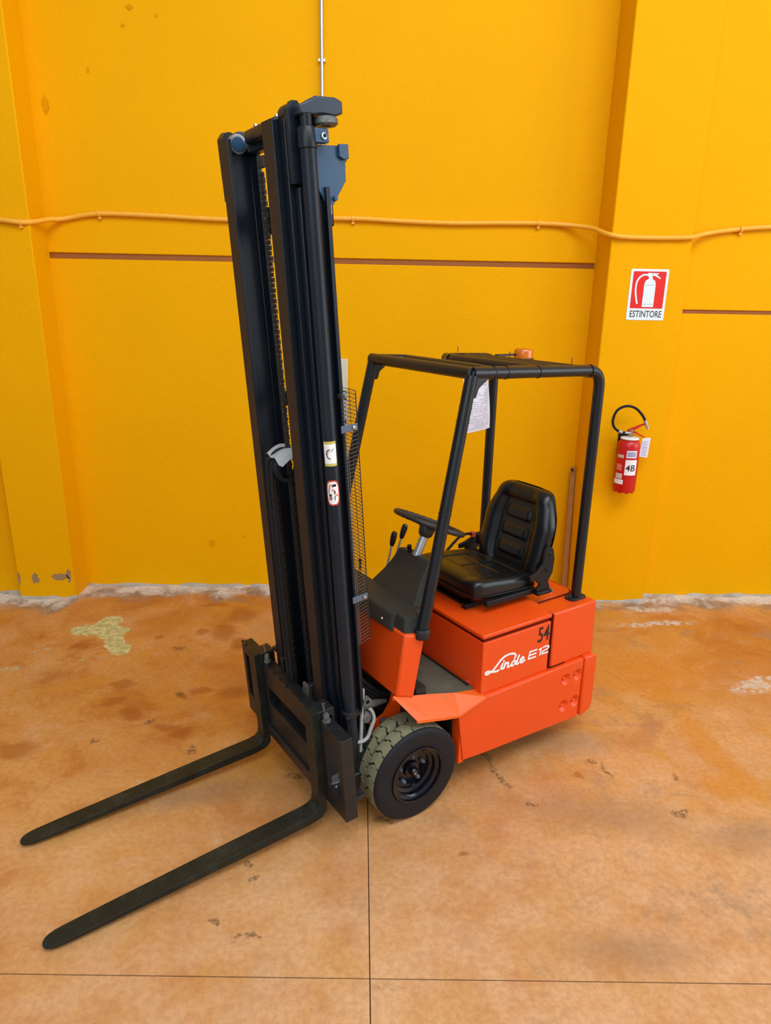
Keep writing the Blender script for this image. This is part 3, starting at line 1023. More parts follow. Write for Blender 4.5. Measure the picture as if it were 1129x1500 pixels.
# ---- mesh screen behind the mast
b = BM()
zl, zh = .70, 1.735
def wire(p, q, r_=.0015):
    b.tube([p, q], r_, 3, False)
side = []
n = int((zh-zl)/.0150)
for k in range(n+1):
    z = zl+k*(zh-zl)/n
    sg = .010*math.sin(k*.21)
    wire((-.150, -.36, z), (-.150, .352, z+sg*.2))
    side.append(((-.150, .352, z+sg*.2), (-.082, .366, z-.006)))
for y in [.3525-.0475*k for k in range(16)]:
    wire((-.1515, y, zl), (-.1515, y, zh))
wire((-.150, .352, zl), (-.150, .352, zh), .0014)
ms = b.obj('mesh_screen', 'mesh', FK, kind='stuff', label='black wire mesh guard behind the mast')
b = BM()
for p_, q_ in side:
    wire(p_, q_, .0014)
for x in (-.096, -.088):
    wire((x, .366, zl), (x, .366, zh), .0013)
b.obj('screen_side_wires', 'wire', ms, kind='stuff', label='pale bent ends of the mesh wires')
for z in (1.605, .905):
    b = BM()
    b.prism([(-.070, .368, z-.016), (-.140, .368, z-.012), (-.140, .368, z+.014), (-.070, .368, z+.012)], (0, .004, 0))
    cl = b.obj('mesh_clip', 'grey', FK, bevel=.001)
    b = BM()
    b.lathe([(0, .007), (.006, .007), (.0085, .005), (.0085, .0)], (-.125, .372, z-.001), 'y', 10)
    b.obj('clip_screw', 'steel', cl)
b = BM()
b.lathe([(0, .02), (.008, .02), (.011, .014), (.011, -.01)], (-.09, .345, 1.72), 'y', 10)
b.obj('screen_bolt', 'dark', FK)

# ---- fork carriage
def fy(u, v, t):
    return (t, u, v)
YC = -.008
holes = [rrect(-.224, .215, .165, .262, .004), rrect(YC+.370, YC+.473, .075, .322, .004), rrect(YC-.473, YC-.385, .075, .322, .004)]
outer = [(YC-.505, -.03), (YC+.505, -.03), (YC+.505, .375), (YC-.505, .375)]
b = BM()
b.panel([outer]+holes, fy, .047, .105)
cp_ = b.obj('fork_carriage', 'carriage', FK, bevel=.0025)
b = BM()
y = YC-.505
while y < YC+.50:
    w = min(.062, YC+.505-y)
    b.box(.094, .107, y+.004, y+w-.004, .372, .384)
    y += .066
b.obj('notched_lip', 'carriage', cp_, bevel=.001)
b = BM()
b.box(.085, .120, -.27, .25, -.02, .035)
b.box(.02, .06, -.15, .15, .06, .11)
b.box(-.02, .055, -.150, -.125, -.04, .44)
b.box(-.02, .055, .125, .155, -.04, .44)
b.obj('carriage_bracket', 'carriage', cp_, bevel=.004)
# bolt-on nut and bolt seen through the near opening
b = BM()
b.lathe([(.010, .03), (.010, .012), (.024, .012), (.024, -.02), (.030, -.022), (.030, -.04)], (.072, .350, .100), 'z', 6)
b.obj('carriage_nut', 'greasy', cp_)
b = BM()
b.lathe([(0, .010), (.007, .009), (.009, 0)], (.085, .398, .078), 'x', 8)
b.obj('carriage_screw', 'steel', cp_)
b = BM()
b.box(.0, .095, .30, .49, .045, .062)
b.obj('carriage_shelf', 'carriage', cp_, bevel=.002)
for yc in (.290, -.294):
    hw = .042
    b = BM()
    zt = -.075
    # L profile side view (x, z), heel rounded
    st_ = [(.105, .43, .43, .105, .140, 1)]
    prof_top = [(.140, .425), (.140, zt+.050), (.147, zt+.020), (.165, zt+.004), (.20, zt), (.55, zt), (1.05, zt), (1.19, zt-.001), (1.215, zt-.002), (1.235, zt-.003), (1.249, zt-.004), (1.258, zt-.006), (1.262, zt-.009)]
    prof_bot = [(.105, .425), (.105, zt+.03), (.108, zt-.010), (.135, zt-.032), (.20, zt-.040), (.55, zt-.033), (1.05, zt-.020), (1.19, zt-.015), (1.215, zt-.014), (1.235, zt-.013), (1.249, zt-.0125), (1.258, zt-.012), (1.262, zt-.011)]
    wk = [.86, .86, .9, 1, 1, 1, .93, .90, .86, .76, .60, .36, .12]
    ringv = []
    for (xa, za), (xb, zb), w_ in zip(prof_top, prof_bot, wk):
        h_ = hw*w_
        ringv.append([b.v((xa, yc-h_, za)), b.v((xa, yc+h_, za)), b.v((xb, yc+h_, zb)), b.v((xb, yc-h_, zb))])
    for i in range(len(ringv)-1):
        for k in range(4):
            b.bm.faces.new((ringv[i][k], ringv[i][(k+1) % 4], ringv[i+1][(k+1) % 4], ringv[i+1][k]))
    b.bm.faces.new(ringv[0])
    b.bm.faces.new(ringv[-1][::-1])
    fo = b.obj('fork', 'fork', FK, bevel=.003)
    # hook over the carriage and locking pin
    b = BM()
    b.box(.035, .108, yc-.040, yc+.040, .386, .424)
    b.box(.035, .045, yc-.040, yc+.040, .35, .39)
    b.obj('fork_hook', 'carriage', fo, bevel=.003)
    b = BM()
    b.lathe([(0, .035), (.010, .035), (.013, .028), (.013, .006), (.018, .004), (.018, -.006)], (.085, yc+.062, .390), 'z', 12)
    b.obj('locking_pin', 'greasy', fo, smooth=True)
    b = BM()
    b.tube(bend_path([(.075, yc+.035, .428), (.060, yc+.005, .436), (.078, yc+.018, .452), (.09, yc+.062, .438)], .012), .0025, 6)
    b.obj('pin_clip', 'steel', fo, smooth=True)
b = BM()
b.lathe([(0, -.02), (.008, -.02), (.008, 0)], (.09, YC-.505, .16), 'y', 8)
b.obj('carriage_stud', 'dark', cp_)

# ---- wheels
def tyre(y_out, sgn):
    """front drive tyre; sgn +1: outer face towards +y"""
    W = .178
    R0, R1 = .2115, .2285
    yo = y_out
    f = lambda y: yo-sgn*y              # y measured inward from the outer face
    b = B()
    prof = [(.136, .012), (.140, .003), (.165, .0), (.205, .001), (.2190, .004), (.2262, .012), (.2268, .019), (R0, .021), (R0, .030), (R0, W-.030), (.2165, W-.018), (.212, W-.008), (.2, W-.002), (.165, W), (.14, W-.003), (.136, W-.012), (.136, .012)]
    b.lathe([(r_, -sgn*h) for r_, h in prof], (0, yo, .229), 'y', 64)
    ty = b.obj('tyre', 'rubber', FK, smooth=True)
    # interlocking tread blocks, S-shaped, two staggered rows
    N = 24
    def block(row):
        st_ = 2*PI/N
        g = .12*st_
        if row == 0:   # outer row: from the outer shoulder to just beyond the middle
            out = [(0, .0185), (st_-g, .0185), (st_-g, .036), (st_*.70, .046), (st_*.66, .062), (st_-g*1.2, .072), (st_-g*1.2, .0845),
                   (.38*st_, .0865), (.10*st_, .080), (-.06*st_, .066), (-.20*st_, .056), (-.20*st_, .044), (-.02*st_, .034)]
        else:
            out = [(0, W-.006), (st_-g, W-.006), (st_-g, W-.036), (st_*.70, W-.046), (st_*.66, W-.062), (st_-g*1.2, W-.072), (st_-g*1.2, W-.0845),
                   (.38*st_, W-.0865), (.10*st_, W-.080), (-.06*st_, W-.066), (-.20*st_, W-.056), (-.20*st_, W-.044), (-.02*st_, W-.034)]
        bb = B()
        lo, hi = [], []
        for a, y in out:
            sh = min(y, W-y)
            rr = R1 if sh > .012 else R1-.008
            rl = R0-.002 if sh > .02 else .205
            lo.append(bb.v((rl*math.sin(a), f(y), rl*math.cos(a))))
            hi.append(bb.v((rr*math.sin(a), f(y), rr*math.cos(a))))
        n_ = len(out)
        bb.bm.faces.new(hi)
        bb.bm.faces.new(lo[::-1])
        for i in range(n_):
            bb.bm.faces.new((lo[i], lo[(i+1) % n_], hi[(i+1) % n_], hi[i]))
        bmesh.ops.triangulate(bb.bm, faces=[x for x in bb.bm.faces if len(x.verts) > 4])
        return bb
    for row in (0, 1):
        o0 = block(row).obj('tread_block', 'tread', ty)
        o0.location = (0, 0, .229)
        off = .5*row*2*PI/N+.1
        for k in range(N):
            o = o0 if k == 0 else o0.copy()
            if k:
                C.objects.link(o)
                o.parent = ty
            o.rotation_euler = (0, k*2*PI/N+off, 0)
    # rim
    b = B()
    prof = [(.139, .004), (.137, -.004), (.130, -.002), (.127, .012), (.118, .016), (.112, .020), (.110, .040), (.100, .044), (.096, .046), (.094, .060), (.070, .064), (.055, .060), (.040, .060), (.036, .045), (.0, .045)]
    b.lathe([(r_, -sgn*h) for r_, h in prof], (0, yo, .229), 'y', 56)
    rm = b.obj('wheel_rim', 'rim', FK, smooth=True)
    B().lathe([(0, -sgn*.046), (.030, -sgn*.046), (.034, -sgn*.052), (.034, -sgn*.064)], (0, yo, .229), 'y', 30).obj('hub_flange', 'rim', rm, smooth=True)
    b = B()
    b.lathe([(.0, sgn*-.018), (.014, sgn*-.019), (.020, sgn*-.026), (.022, sgn*-.05)], (0, yo, .229), 'y', 20)
    b.obj('hub_cap', 'rim', rm, smooth=True)
    b = B()
    b.lathe([(0, -sgn*.012), (.007, -sgn*.012), (.009, -sgn*.022)], (.006, yo, .232), 'y', 8)
    b.obj('hub_bolt', 'steel', rm)
    b0 = None
    for k in range(5):
        a = 2*PI*k/5+.35
        if b0 is None:
            b = B()
            b.lathe([(0, -sgn*.040), (.006, -sgn*.040), (.008, -sgn*.044), (.0105, -sgn*.050), (.0105, -sgn*.064)], (0, 0, 0), 'y', 6)
            b0 = b.obj('lug_nut', 'grey', rm, smooth=False)
            o = b0
        else:
            o = b0.copy()
            C.objects.link(o)
            o.parent = rm
        o.location = (.066*math.cos(a), yo, .229+.066*math.sin(a))
tyre(.479, 1)
tyre(-.479, -1)
B().lathe([(0, -.31), (.07, -.31), (.07, -.12), (.10, -.10), (.10, .10), (.07, .12), (.07, .31), (0, .31)], (0, 0, .235), 'y', 24).obj('drive_axle', 'dark', FK, smooth=True)
for s_ in (-1, 1):
    B().lathe([(.05, 0), (.15, .0), (.17, .02), (.17, .08), (.15, .10), (.05, .10), (.05, 0)], (-.98, s_*.07-.05, .172), 'y', 32).obj('rear_wheel', 'rubber', FK, smooth=True)

# ---- chassis
def side_panel(sgn):
    y = sgn*.462
    loops = [[(-.237, .440), (-.278, .183), (-.412, .172), (-1.075, .140), (-1.080, .484), (-.400, .482)]]
    ctr = [(-.965, .404), (-1.043, .405), (-.966, .245), (-1.046, .244)]
    ctr = [(-.952, .402), (-1.040, .402), (-.954, .245), (-1.042, .245)]
    hs = [circle(x, z, .031, 20) for x, z in ctr]
    b = B()
    b.panel(loops+hs, lambda u, v, t_: (u, t_, v), y-sgn*.030, y)
    o = b.obj('side_skirt', 'orange', FK, bevel=.004)
    for x, z in ctr:
        b = B()
        b.lathe([(.033, sgn*.0), (.029, -sgn*.003), (.020, -sgn*.012), (.014, -sgn*.017), (.0, -sgn*.017)], (x, y, z), 'y', 24)
        d = b.obj('dimple', 'orange', o, smooth=True)
        b = B()
        b.lathe([(0, -sgn*.005), (.0075, -sgn*.005), (.010, -sgn*.008), (.012, -sgn*.017)], (x, y, z), 'y', 10)
        b.obj('dimple_bolt', 'orange', o, smooth=True)
for s_ in (1, -1):
    side_panel(s_)
    y0, y1 = sorted((s_*.45, s_*.472))
    b = B()
    pts = [(-1.088, .468), (-1.150, .470), (-1.178, .452), (-1.180, .20), (-1.165, .158), (-1.100, .136), (-1.088, .145)]
    b.prism([(x, s_*.40, z) for x, z in [(-1.088, .490), (-1.15, .492), (-1.178, .478), (-1.180, .20), (-1.165, .158), (-1.100, .136), (-1.088, .145)]], (0, s_*.068, 0))
    b.obj('corner_bumper', 'orange', FK, bevel=.008)
    # fender over the front wheel
    top = [(.088, .395, .618), (.0, .395, .590), (-.12, .395, .560), (-.26, .395, .520), (-.40, .400, .497)]
    lip = [(.012, .476, .512), (-.06, .476, .494), (-.15, .476, .472), (-.235, .474, .453), (-.400, .465, .487)]
    b = B()
    rows = [[(x, s_*(y-.004), max(.485, z-.02-max(0, -x)*.6)) for x, y, z in top], [(x, s_*y, z) for x, y, z in top], [(x, s_*y, z) for x, y, z in lip], [(x, s_*(y+.001), z-.012) for x, y, z in lip]]
    vv = [[b.v(p) for p in rw] for rw in rows]
    for i in range(3):
        for j in range(4):
            b.bm.faces.new((vv[i][j], vv[i][j+1], vv[i+1][j+1], vv[i+1][j]))
    fo = b.obj('fender', 'orange_worn', FK, bevel=0)
    md = fo.modifiers.new('s', 'SOLIDIFY')
    md.thickness = .006
    md.offset = -1 if s_ > 0 else -1
    # inner side plate with the curved front edge
    b = B()
    b.prism([(x, s_*.255, z) for x, z in [(-.01, .56), (.013, .49), (.045, .44), (.12, .413), (.10, .355), (.06, .34), (-.30, .30), (-.30, .49), (-.05, .49)]], (0, s_*.012, 0))
    b.obj('chassis_plate', 'orange', FK)
    b = B()
    b.lathe([(.005, .045), (.005, .049), (.013, .049), (.014, .035), (.010, .033), (.015, .02), (.015, .0)], (.062, s_*.285, .385), 'z', 14)
    b.obj('grease_fitting', 'greasy', FK, smooth=True)
# ledge under the battery cover, platform, floor of the truck
B().box(-1.08, -.39, -.458, .458, .440, .487).obj('chassis_ledge', 'orange', FK, bevel=.004)
B().box(-.42, -.10, -.40, .40, .455, .495).obj('step_plate', 'orange_worn', FK)
B().box(-.10, -.045, -.385, .385, .42, .60).obj('bulkhead', 'dark', FK)
b = B()
b.prism([(-.385, -.38, .4955), (-.385, .385, .4955), (-.372, .392, .4955), (-.098, .392, .4955), (-.098, -.38, .4955)], (0, 0, .008))
b.obj('floor_mat', 'mat', FK, bevel=.003)
B().tube([(-.372, -.38, .508), (-.372, .36, .508)], .006, 6).obj('mat_edge_strip', 'carriage', FK)
B().box(-1.02, -.25, -.40, .40, .18, .44).obj('chassis_body', 'dark', FK)
B().box(-1.165, -1.0, -.39, .39, .155, .47).obj('chassis_rear', 'orange', FK, bevel=.01)
B().box(-.2, .10, -.20, .20, .16, .44).obj('drive_motor', 'dark', FK, bevel=.03)
# wheel-well wall behind the front wheel
B().box(-.285, -.255, .27, .455, .17, .46).box(-.285, -.255, -.455, -.27, .17, .46).obj('wheel_well_wall', 'orange', FK)

# ---- battery compartment
B().box(-.826, -.384, -.44, .44, .488, .758).obj('battery_box', 'orange', FK, bevel=.004)
B().box(-.82, -.392, -.430, .430, .755, .785).obj('lid_gap_shade', 'gap', FK)  # dark strip standing in for the shade under the lid edge
b = B()
b.hexa([(-.828, -.442, .778), (-.378, -.442, .778), (-.378, .442, .778), (-.828, .442, .778),
        (-.828, -.442, .800), (-.378, -.442, .800), (-.378, .442, .800), (-.828, .442, .800)])
b.hexa([(-.828, -.436, .799), (-.384, -.436, .799), (-.384, .436, .799), (-.828, .436, .799),
        (-.828, -.30, .824), (-.475, -.30, .824), (-.475, .30, .824), (-.828, .30, .824)])
b.obj('battery_lid', 'orange', FK, bevel=.006)
# counterweight
b = B()
b.hexa([(-1.170, -.44, .488), (-.850, -.44, .488), (-.850, .44, .488), (-1.170, .44, .488),
        (-1.153, -.442, .795), (-.842, -.442, .795), (-.842, .442, .795), (-1.153, .442, .795)])
cw = b.obj('counterweight', 'orange', FK, bevel=.010)
b = B()
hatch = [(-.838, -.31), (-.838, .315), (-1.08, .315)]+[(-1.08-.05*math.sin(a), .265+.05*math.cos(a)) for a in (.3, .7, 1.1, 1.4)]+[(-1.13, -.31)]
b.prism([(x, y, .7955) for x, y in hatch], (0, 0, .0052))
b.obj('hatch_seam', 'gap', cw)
hi = [(-.846, -.30), (-.846, .307), (-1.078, .307)]+[(-1.076-.046*math.sin(a), .262+.045*math.cos(a)) for a in (.3, .7, 1.1, 1.4)]+[(-1.122, -.30)]
b = B()
b.prism([(x, y, .796) for x, y in hi], (0, 0, .007))
b.obj('hatch_cover', 'orange', cw, bevel=.003)
b = B()
b.lathe([(0, .009), (.004, .009), (.005, .012), (.015, .012), (.018, .0)], (-1.02, .245, .801), 'z', 16)
b.obj('hatch_lock', 'steel', cw, smooth=True)
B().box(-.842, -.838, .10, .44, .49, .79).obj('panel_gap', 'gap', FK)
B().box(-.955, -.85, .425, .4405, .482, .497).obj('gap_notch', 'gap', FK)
B().lathe([(0, .003), (.004, .0025), (.005, 0)], (-.392, .44, .512), 'y', 8).obj('box_screw', 'steel', FK)
B().box(-.383, -.376, .34, .365, .512, .522).obj('red_clip', 'pink', FK)

# ---- writing on the battery box
fs = lambda u, v, t_: (u, .4412+t_, v)
LD = {"L": [[-.588, .624], [-.597, .635], [-.590, .647], [-.575, .654], [-.553, .657], [-.522, .654], [-.496, .640], [-.473, .618], [-.455, .602], [-.436, .594], [-.418, .589], [-.407, .593], [-.405, .600], [-.414, .6045], [-.428, .601], [-.45, .593], [-.473, .588], [-.489, .590]],
      "i": [[-.512, .617], [-.504, .604], [-.503, .594], [-.511, .590], [-.521, .594]], "idot": [[-.518, .630], [-.520, .628]],
      "n1": [[-.531, .617], [-.521, .590]], "n2": [[-.525, .600], [-.534, .611], [-.545, .614], [-.551, .609], [-.548, .599], [-.546, .590], [-.553, .587], [-.562, .591]],
      "d1": [[-.597, .608], [-.586, .612], [-.574, .605], [-.569, .594], [-.576, .586], [-.588, .590], [-.598, .602]], "d2": [[-.618, .631], [-.608, .606], [-.602, .590], [-.610, .585], [-.620, .590]],
      "e": [[-.630, .598], [-.645, .600], [-.652, .607], [-.645, .614], [-.634, .609], [-.628, .598], [-.634, .587], [-.646, .586], [-.660, .593]]}
b = B()
strokes(b, list(LD.values()), fs, .0052)
strokes(b, [[[-.522, .654], [-.496, .640], [-.473, .618], [-.455, .602]], LD['n1'], [[-.512, .617], [-.504, .596]], [[-.618, .631], [-.603, .592]]], lambda u, v, t_: fs(u, v, t_+.0002), .0060)
b.obj('maker_lettering', 'white', FK)
b = B()
strokes(b, [[[-.692, .628], [-.684, .591]], [[-.690, .628], [-.738, .6275]], [[-.688, .609], [-.735, .6088]], [[-.685, .591], [-.734, .590]],
            [[-.756, .621], [-.770, .627], [-.763, .590]],
            [[-.784, .627], [-.800, .629], [-.820, .626], [-.824, .618], [-.815, .611], [-.792, .608], [-.780, .603], [-.777, .592], [-.820, .591]]], fs, .0042)
b.obj('model_lettering', 'white', FK)
text_obj('number_54', '54', .115, lambda u, v, w: (-.737-u, .4414+w, .664+v), 'black', FK, sx=.72, bold=.0012)

# ---- front cowl
b = B()
b.hexa([(-.035, -.405, .56), (.078, -.405, .60), (.078, .405, .615), (-.018, .405, .575),
        (-.068, -.41, .885), (.042, -.41, .905), (.042, .41, .905), (-.068, .41, .885)])
b.obj('front_panel', 'orange', FK, bevel=.012, seg=3)
# grained plastic cover along the top of the panel
b = B()
b.hexa([(-.15, -.42, .895), (.058, -.42, .885), (.058, .330, .885), (-.15, .330, .895),
        (-.13, -.40, .940), (.025, -.40, .955), (.025, .29, .955), (-.13, .29, .940)])
b.obj('cowl_cover', 'cowl', FK, bevel=.012, seg=3)
b = B()
b.hexa([(-.085, .30, .885), (.040, .30, .885), (.040, .400, .885), (-.085, .400, .885),
        (-.075, .31, .965), (.020, .31, .970), (.020, .375, .965), (-.075, .375, .955)])
b.obj('cowl_end_block', 'cowl', FK, bevel=.010, seg=3)
# steering column shroud
b = B()
b.hexa([(-.125, -.13, .925), (-.085, .285, .925), (-.27, .20, .925), (-.27, -.13, .925),
        (-.252, -.067, 1.100), (-.252, .182, 1.104), (-.305, .178, 1.090), (-.305, -.062, 1.090)])
bmesh.ops.subdivide_edges(b.bm, edges=b.bm.edges[:], cuts=5, use_grid_fill=True)
for v in b.bm.verts:
    k = max(0, min(1, (v.co.z-.925)/.175))
    w_ = .020*math.sin(PI*k)**1.0
    v.co.x -= w_
    if v.co.y > .05:
        v.co.y -= .03*math.sin(PI*k)
b.obj('column_shroud', 'cowl', FK, bevel=.010, seg=3)
B().lathe([(0, .006), (.006, .005), (.008, 0)], (.059, .255, .925), 'x', 10).obj('cowl_screw', 'steel', FK, smooth=True)
B().tube([(-.255, .02, 1.10), (-.250, .02, 1.135)], [.010, .012], 8).obj('cowl_knob', 'plastic', FK, smooth=True)
# steering column and wheel
B().tube([(-.265, .060, 1.09), (-.318, .060, 1.205)], .021, 16).obj('steering_column', 'galv', FK, smooth=True)
n_ax = Vector((-.42, .0, 1)).normalized()
SC = Vector((-.336, .060, 1.246))
ex_ = n_ax.orthogonal().normalized()
ey_ = n_ax.cross(ex_)
b = B()
NR = 60
ring = []
for k in range(NR):
    a = 2*PI*k/NR
    d = ex_*math.cos(a)+ey_*math.sin(a)
    rr = .0125+(.0012 if k % 2 else -.0006)
    ring.append([b.v(SC+d*(.168+rr*math.cos(t_))+n_ax*(rr*1.0*math.sin(t_))) for t_ in [2*PI*j/10 for j in range(10)]])
for k in range(NR):
    for j in range(10):
        b.bm.faces.new((ring[k][j], ring[(k+1) % NR][j], ring[(k+1) % NR][(j+1) % 10], ring[k][(j+1) % 10]))
sw = b.obj('steering_wheel', 'wheelrim', FK, smooth=True)
for k in range(3):
    a = 2*PI*k/3+.55
    d = ex_*math.cos(a)+ey_*math.sin(a)
    e = n_ax.cross(d)
    b = B()
    p0, p1 = SC+d*.02-n_ax*.020, SC+d*.164-n_ax*.002
    b.hexa([p0-e*.024-n_ax*.008, p1-e*.013-n_ax*.006, p1+e*.013-n_ax*.006, p0+e*.024-n_ax*.008, p0-e*.024+n_ax*.006, p1-e*.013+n_ax*.006, p1+e*.013+n_ax*.006, p0+e*.024+n_ax*.006])
    b.obj('spoke', 'wheelrim', sw, bevel=.003)
B().lathe([(0, .004), (.030, .002), (.036, -.010), (.040, -.028), (.034, -.060), (.024, -.072), (0, -.072)], SC, n_ax, 24).obj('wheel_hub', 'wheelrim', sw, smooth=True)
# hydraulic levers
for (p0, p1, dz) in (((-.19, -.10, .93), (-.232, -.10, 1.106), 0), ((-.22, -.10, .94), (-.290, -.10, 1.135), 0)):
    o = B().tube([p0, p1], .0055, 8).obj('control_lever', 'galv', FK, smooth=True)
    d = (Vector(p1)-Vector(p0)).normalized()
    B().lathe([(0, -.012), (.010, -.008), (.014, .010), (.016, .040), (.014, .058), (.008, .066), (0, .068)], p1, d, 16).obj('lever_knob', 'rim', o, smooth=True)
B().lathe([(0, .03), (.008, .028), (.010, .02), (.006, .01), (.006, -.03)], (-.11, -.20, .99), 'z', 10).obj('horn_button', 'dark', FK, smooth=True)

# ---- overhead guard
R = .0265
def rail(name, pts, r_=R, br=.07, m='tube', par=FK):
    return B().tube(bend_path(pts, br, 7) if len(pts) > 2 else [Vector(p) for p in pts], r_, 16).obj(name, m, par, smooth=True)
ZF, ZR = 1.982, 1.962
XF, XR = -.285, -1.085
rail('side_rail', [(-1.08, .363, .80), (XR+.002, .366, ZR), (XF, .370, ZF)], R, .085)
rail('front_post', [(-.046, .408, .885), (XF+.002, .370, ZF-.01)])
rail('front_post', [(-.046, -.408, .885), (XF+.002, -.370, ZF-.01)])
rail('front_crossbar', [(XF, .375, ZF), (XF, -.385, ZF)])
rail('side_rail', [(-1.08, -.363, .80), (XR+.002, -.366, ZR), (-.74, -.368, ZR+.010), (-.715, -.30, ZR+.010), (-.715, .345, ZR+.010)], R, .075)
rail('roof_bar', [(XF, -.372, ZF), (-.475, -.372, ZR+.012), (-.475, .20, ZR+.012)], R*.9, .05)
rail('roof_bar', [(-.475, .12, ZR+.012), (-.475, .30, ZR+.012), (-.60, .30, ZR+.012), (-.715, .30, ZR+.010)], R*.85, .04)
rail('roof_bar', [(-.86, -.365, ZR+.006), (-.86, .36, ZR+.006)], R*.85)
rail('rear_crossbar', [(XR+.03, -.365, ZR-.012), (XR+.03, .36, ZR-.012)], R)
rail('roof_bar', [(-.97, -.365, ZR+.004), (-.97, .36, ZR+.004)], R*.8)
for s_ in (1, -1):
    b = B()
    y0 = s_*.352
    b.prism([(XF+.004, y0, ZF+.012), (XF-.085, y0, ZF+.010), (XF-.085, y0, ZF-.022), (XF-.030, y0, ZF-.062), (XF-.018, y0-.0, ZF-.10), (XF+.030, y0, ZF-.10), (XF+.016, y0, ZF-.02)], (0, s_*.036, 0))
    b.obj('corner_gusset', 'tube', FK, bevel=.008, seg=3)
    b = B()
    b.lathe([(0, .870), (.033, .870), (.036, .876), (.036, .908), (.032, .914), (.026, .914)], (-.048, s_*.408, 0), 'z', 20)
    b.obj('post_foot', 'carriage', FK, smooth=True)
    b = B()
    b.panel([rrect(-1.135, -1.020, s_*.363-.034, s_*.363+.034, .026)], lambda u, v, t_: (u, v, t_), .794, .806)
    pf = b.obj('post_flange', 'carriage', FK, bevel=.003)
    B().lathe([(0, .014), (.007, .014), (.009, .010), (.009, 0)], (-1.038, s_*.363, .806), 'z', 6).obj('flange_bolt', 'dark', pf)
# cable ties round the guard
def tie(c, d, r_=R+.0012):
    d = Vector(d).normalized()
    B().lathe([(r_-.002, -.002), (r_+.001, -.002), (r_+.001, .002), (r_-.002, .002)], c, d, 20).obj('cable_tie', 'black', FK)
pd = Vector((XF+.002+.046, .370-.408, ZF-.01-.885))
P0 = Vector((-.046, .408, .885))
for t_ in (.12, .48, .83, .885):
    tie(P0+pd*t_, pd)
for x in (-.40, -.47, -.66, -1.0):
    tie((x, .3685, ZR+(ZF-ZR)*(x-XR)/(XF-XR)), (1, 0, .025))
B().tube([P0+pd*.02+Vector((.0, -.027, 0)), P0+pd*.5+Vector((0, -.028, 0)), P0+pd*.9+Vector((0, -.028, 0))], .004, 6).obj('guard_wire', 'black', FK)
# beacon on its bracket
B().box(-1.23, -1.06, -.345, -.315, 1.972, 1.984).obj('beacon_bracket', 'tube', FK, bevel=.003)
be = B().lathe([(0, .010), (.057, .010), (.059, .0), (.059, -.012), (0, -.012)], (-1.25, -.315, 1.950), 'z', 28).obj('beacon_base', 'plastic', FK, smooth=True)
b = B()
b.lathe([(.053, .010), (.054, .045), (.051, .056), (.043, .062), (0, .064)], (-1.25, -.315, 1.950), 'z', 32)
b.obj('beacon_lens', 'amber', be, smooth=True)
for k in range(3):
    B().tube([(-.93+k*.01, .32-.4*k, 1.99), (-.93+k*.01, .32-.4*k, 2.02)], .002, 5).obj('tie_tail', 'black', FK)

# ---- seat
st = B().box(-.80, -.475, -.155, .215, .822, .836).box(-.83, -.455, .185, .220, .824, .850).box(-.83, -.455, -.155, -.125, .824, .850).obj('seat_rail', 'plastic', FK, bevel=.003)
YS = .055
def sst(a, b_, x):
    t_ = max(0, min(1, (x-a)/(b_-a)))
    return t_*t_*(3-2*t_)
def ridge(d, w):
    return math.exp(-(d/w)**2)
def cushion(u, v, side):
    # u: -1..1 across (y), v: -1..1 back(-)..front(+)
    wy = .245*(1-.06*(v < 0)*v*v)
    yy = u*wy*(1-abs(v)**9)**(1/9)
    xx = v*.222
    e = max(0, (1-abs(u)**7))**(1/4)*max(0, (1-abs(v)**7))**(1/4)
    if side > 0:
        h = .062*e+.016*sst(.55, .95, abs(u))*e+.010*(v > 0)*(-v*v)*0
        h -= .018*sst(.35, 1, v)*e*0
        # stitched pattern
        d = 0
        px, py = u/.62, (v+.05)/.55
        if abs(px) < 1.04 and abs(py) < 1.04:
            inner = min(abs(abs(px)-1), abs(abs(py)-1))
            d = max(d, ridge(inner, .035))
            d = max(d, ridge(px, .03), ridge(py, .035))
        h -= .0055*d*e
        z = .905+h
    else:
        z = .905-.045*e
    x = -.662+xx
    z += .045*(v*-1)*-.25
    return (x, YS+yy, z+.012*v)
b = B()
NU = 130
for side in (1, -1):
    b.grid(lambda s, t_: cushion(math.sin(PI/2*(2*s-1)), math.sin(PI/2*(2*t_-1)), side), NU if side > 0 else 24, NU if side > 0 else 24)
b.obj('seat_cushion', 'vinyl', FK, smooth=True)
# hard shell under the cushion
b = B()
def shell(s, t_):
    a = 2*PI*s
    ex = 5.5
    c_, s_ = math.copysign(abs(math.cos(a))**(2/ex), math.cos(a)), math.copysign(abs(math.sin(a))**(2/ex), math.sin(a))
    k = .80+.205*t_
    return (-.662+.226*k*c_, YS+.250*k*s_, .845+.062*t_+.010*c_)
b.grid(shell, 60, 4)
b.bm.faces.new([b.v(shell(k/60, 0)) for k in range(60)])
b.obj('seat_pan', 'plastic', FK, smooth=True)
b = B()
b.tube([Vector(shell(k/60, .95))*1.0 for k in range(61)], .004, 6, False)
b.obj('seat_piping', 'plastic', FK, smooth=True)

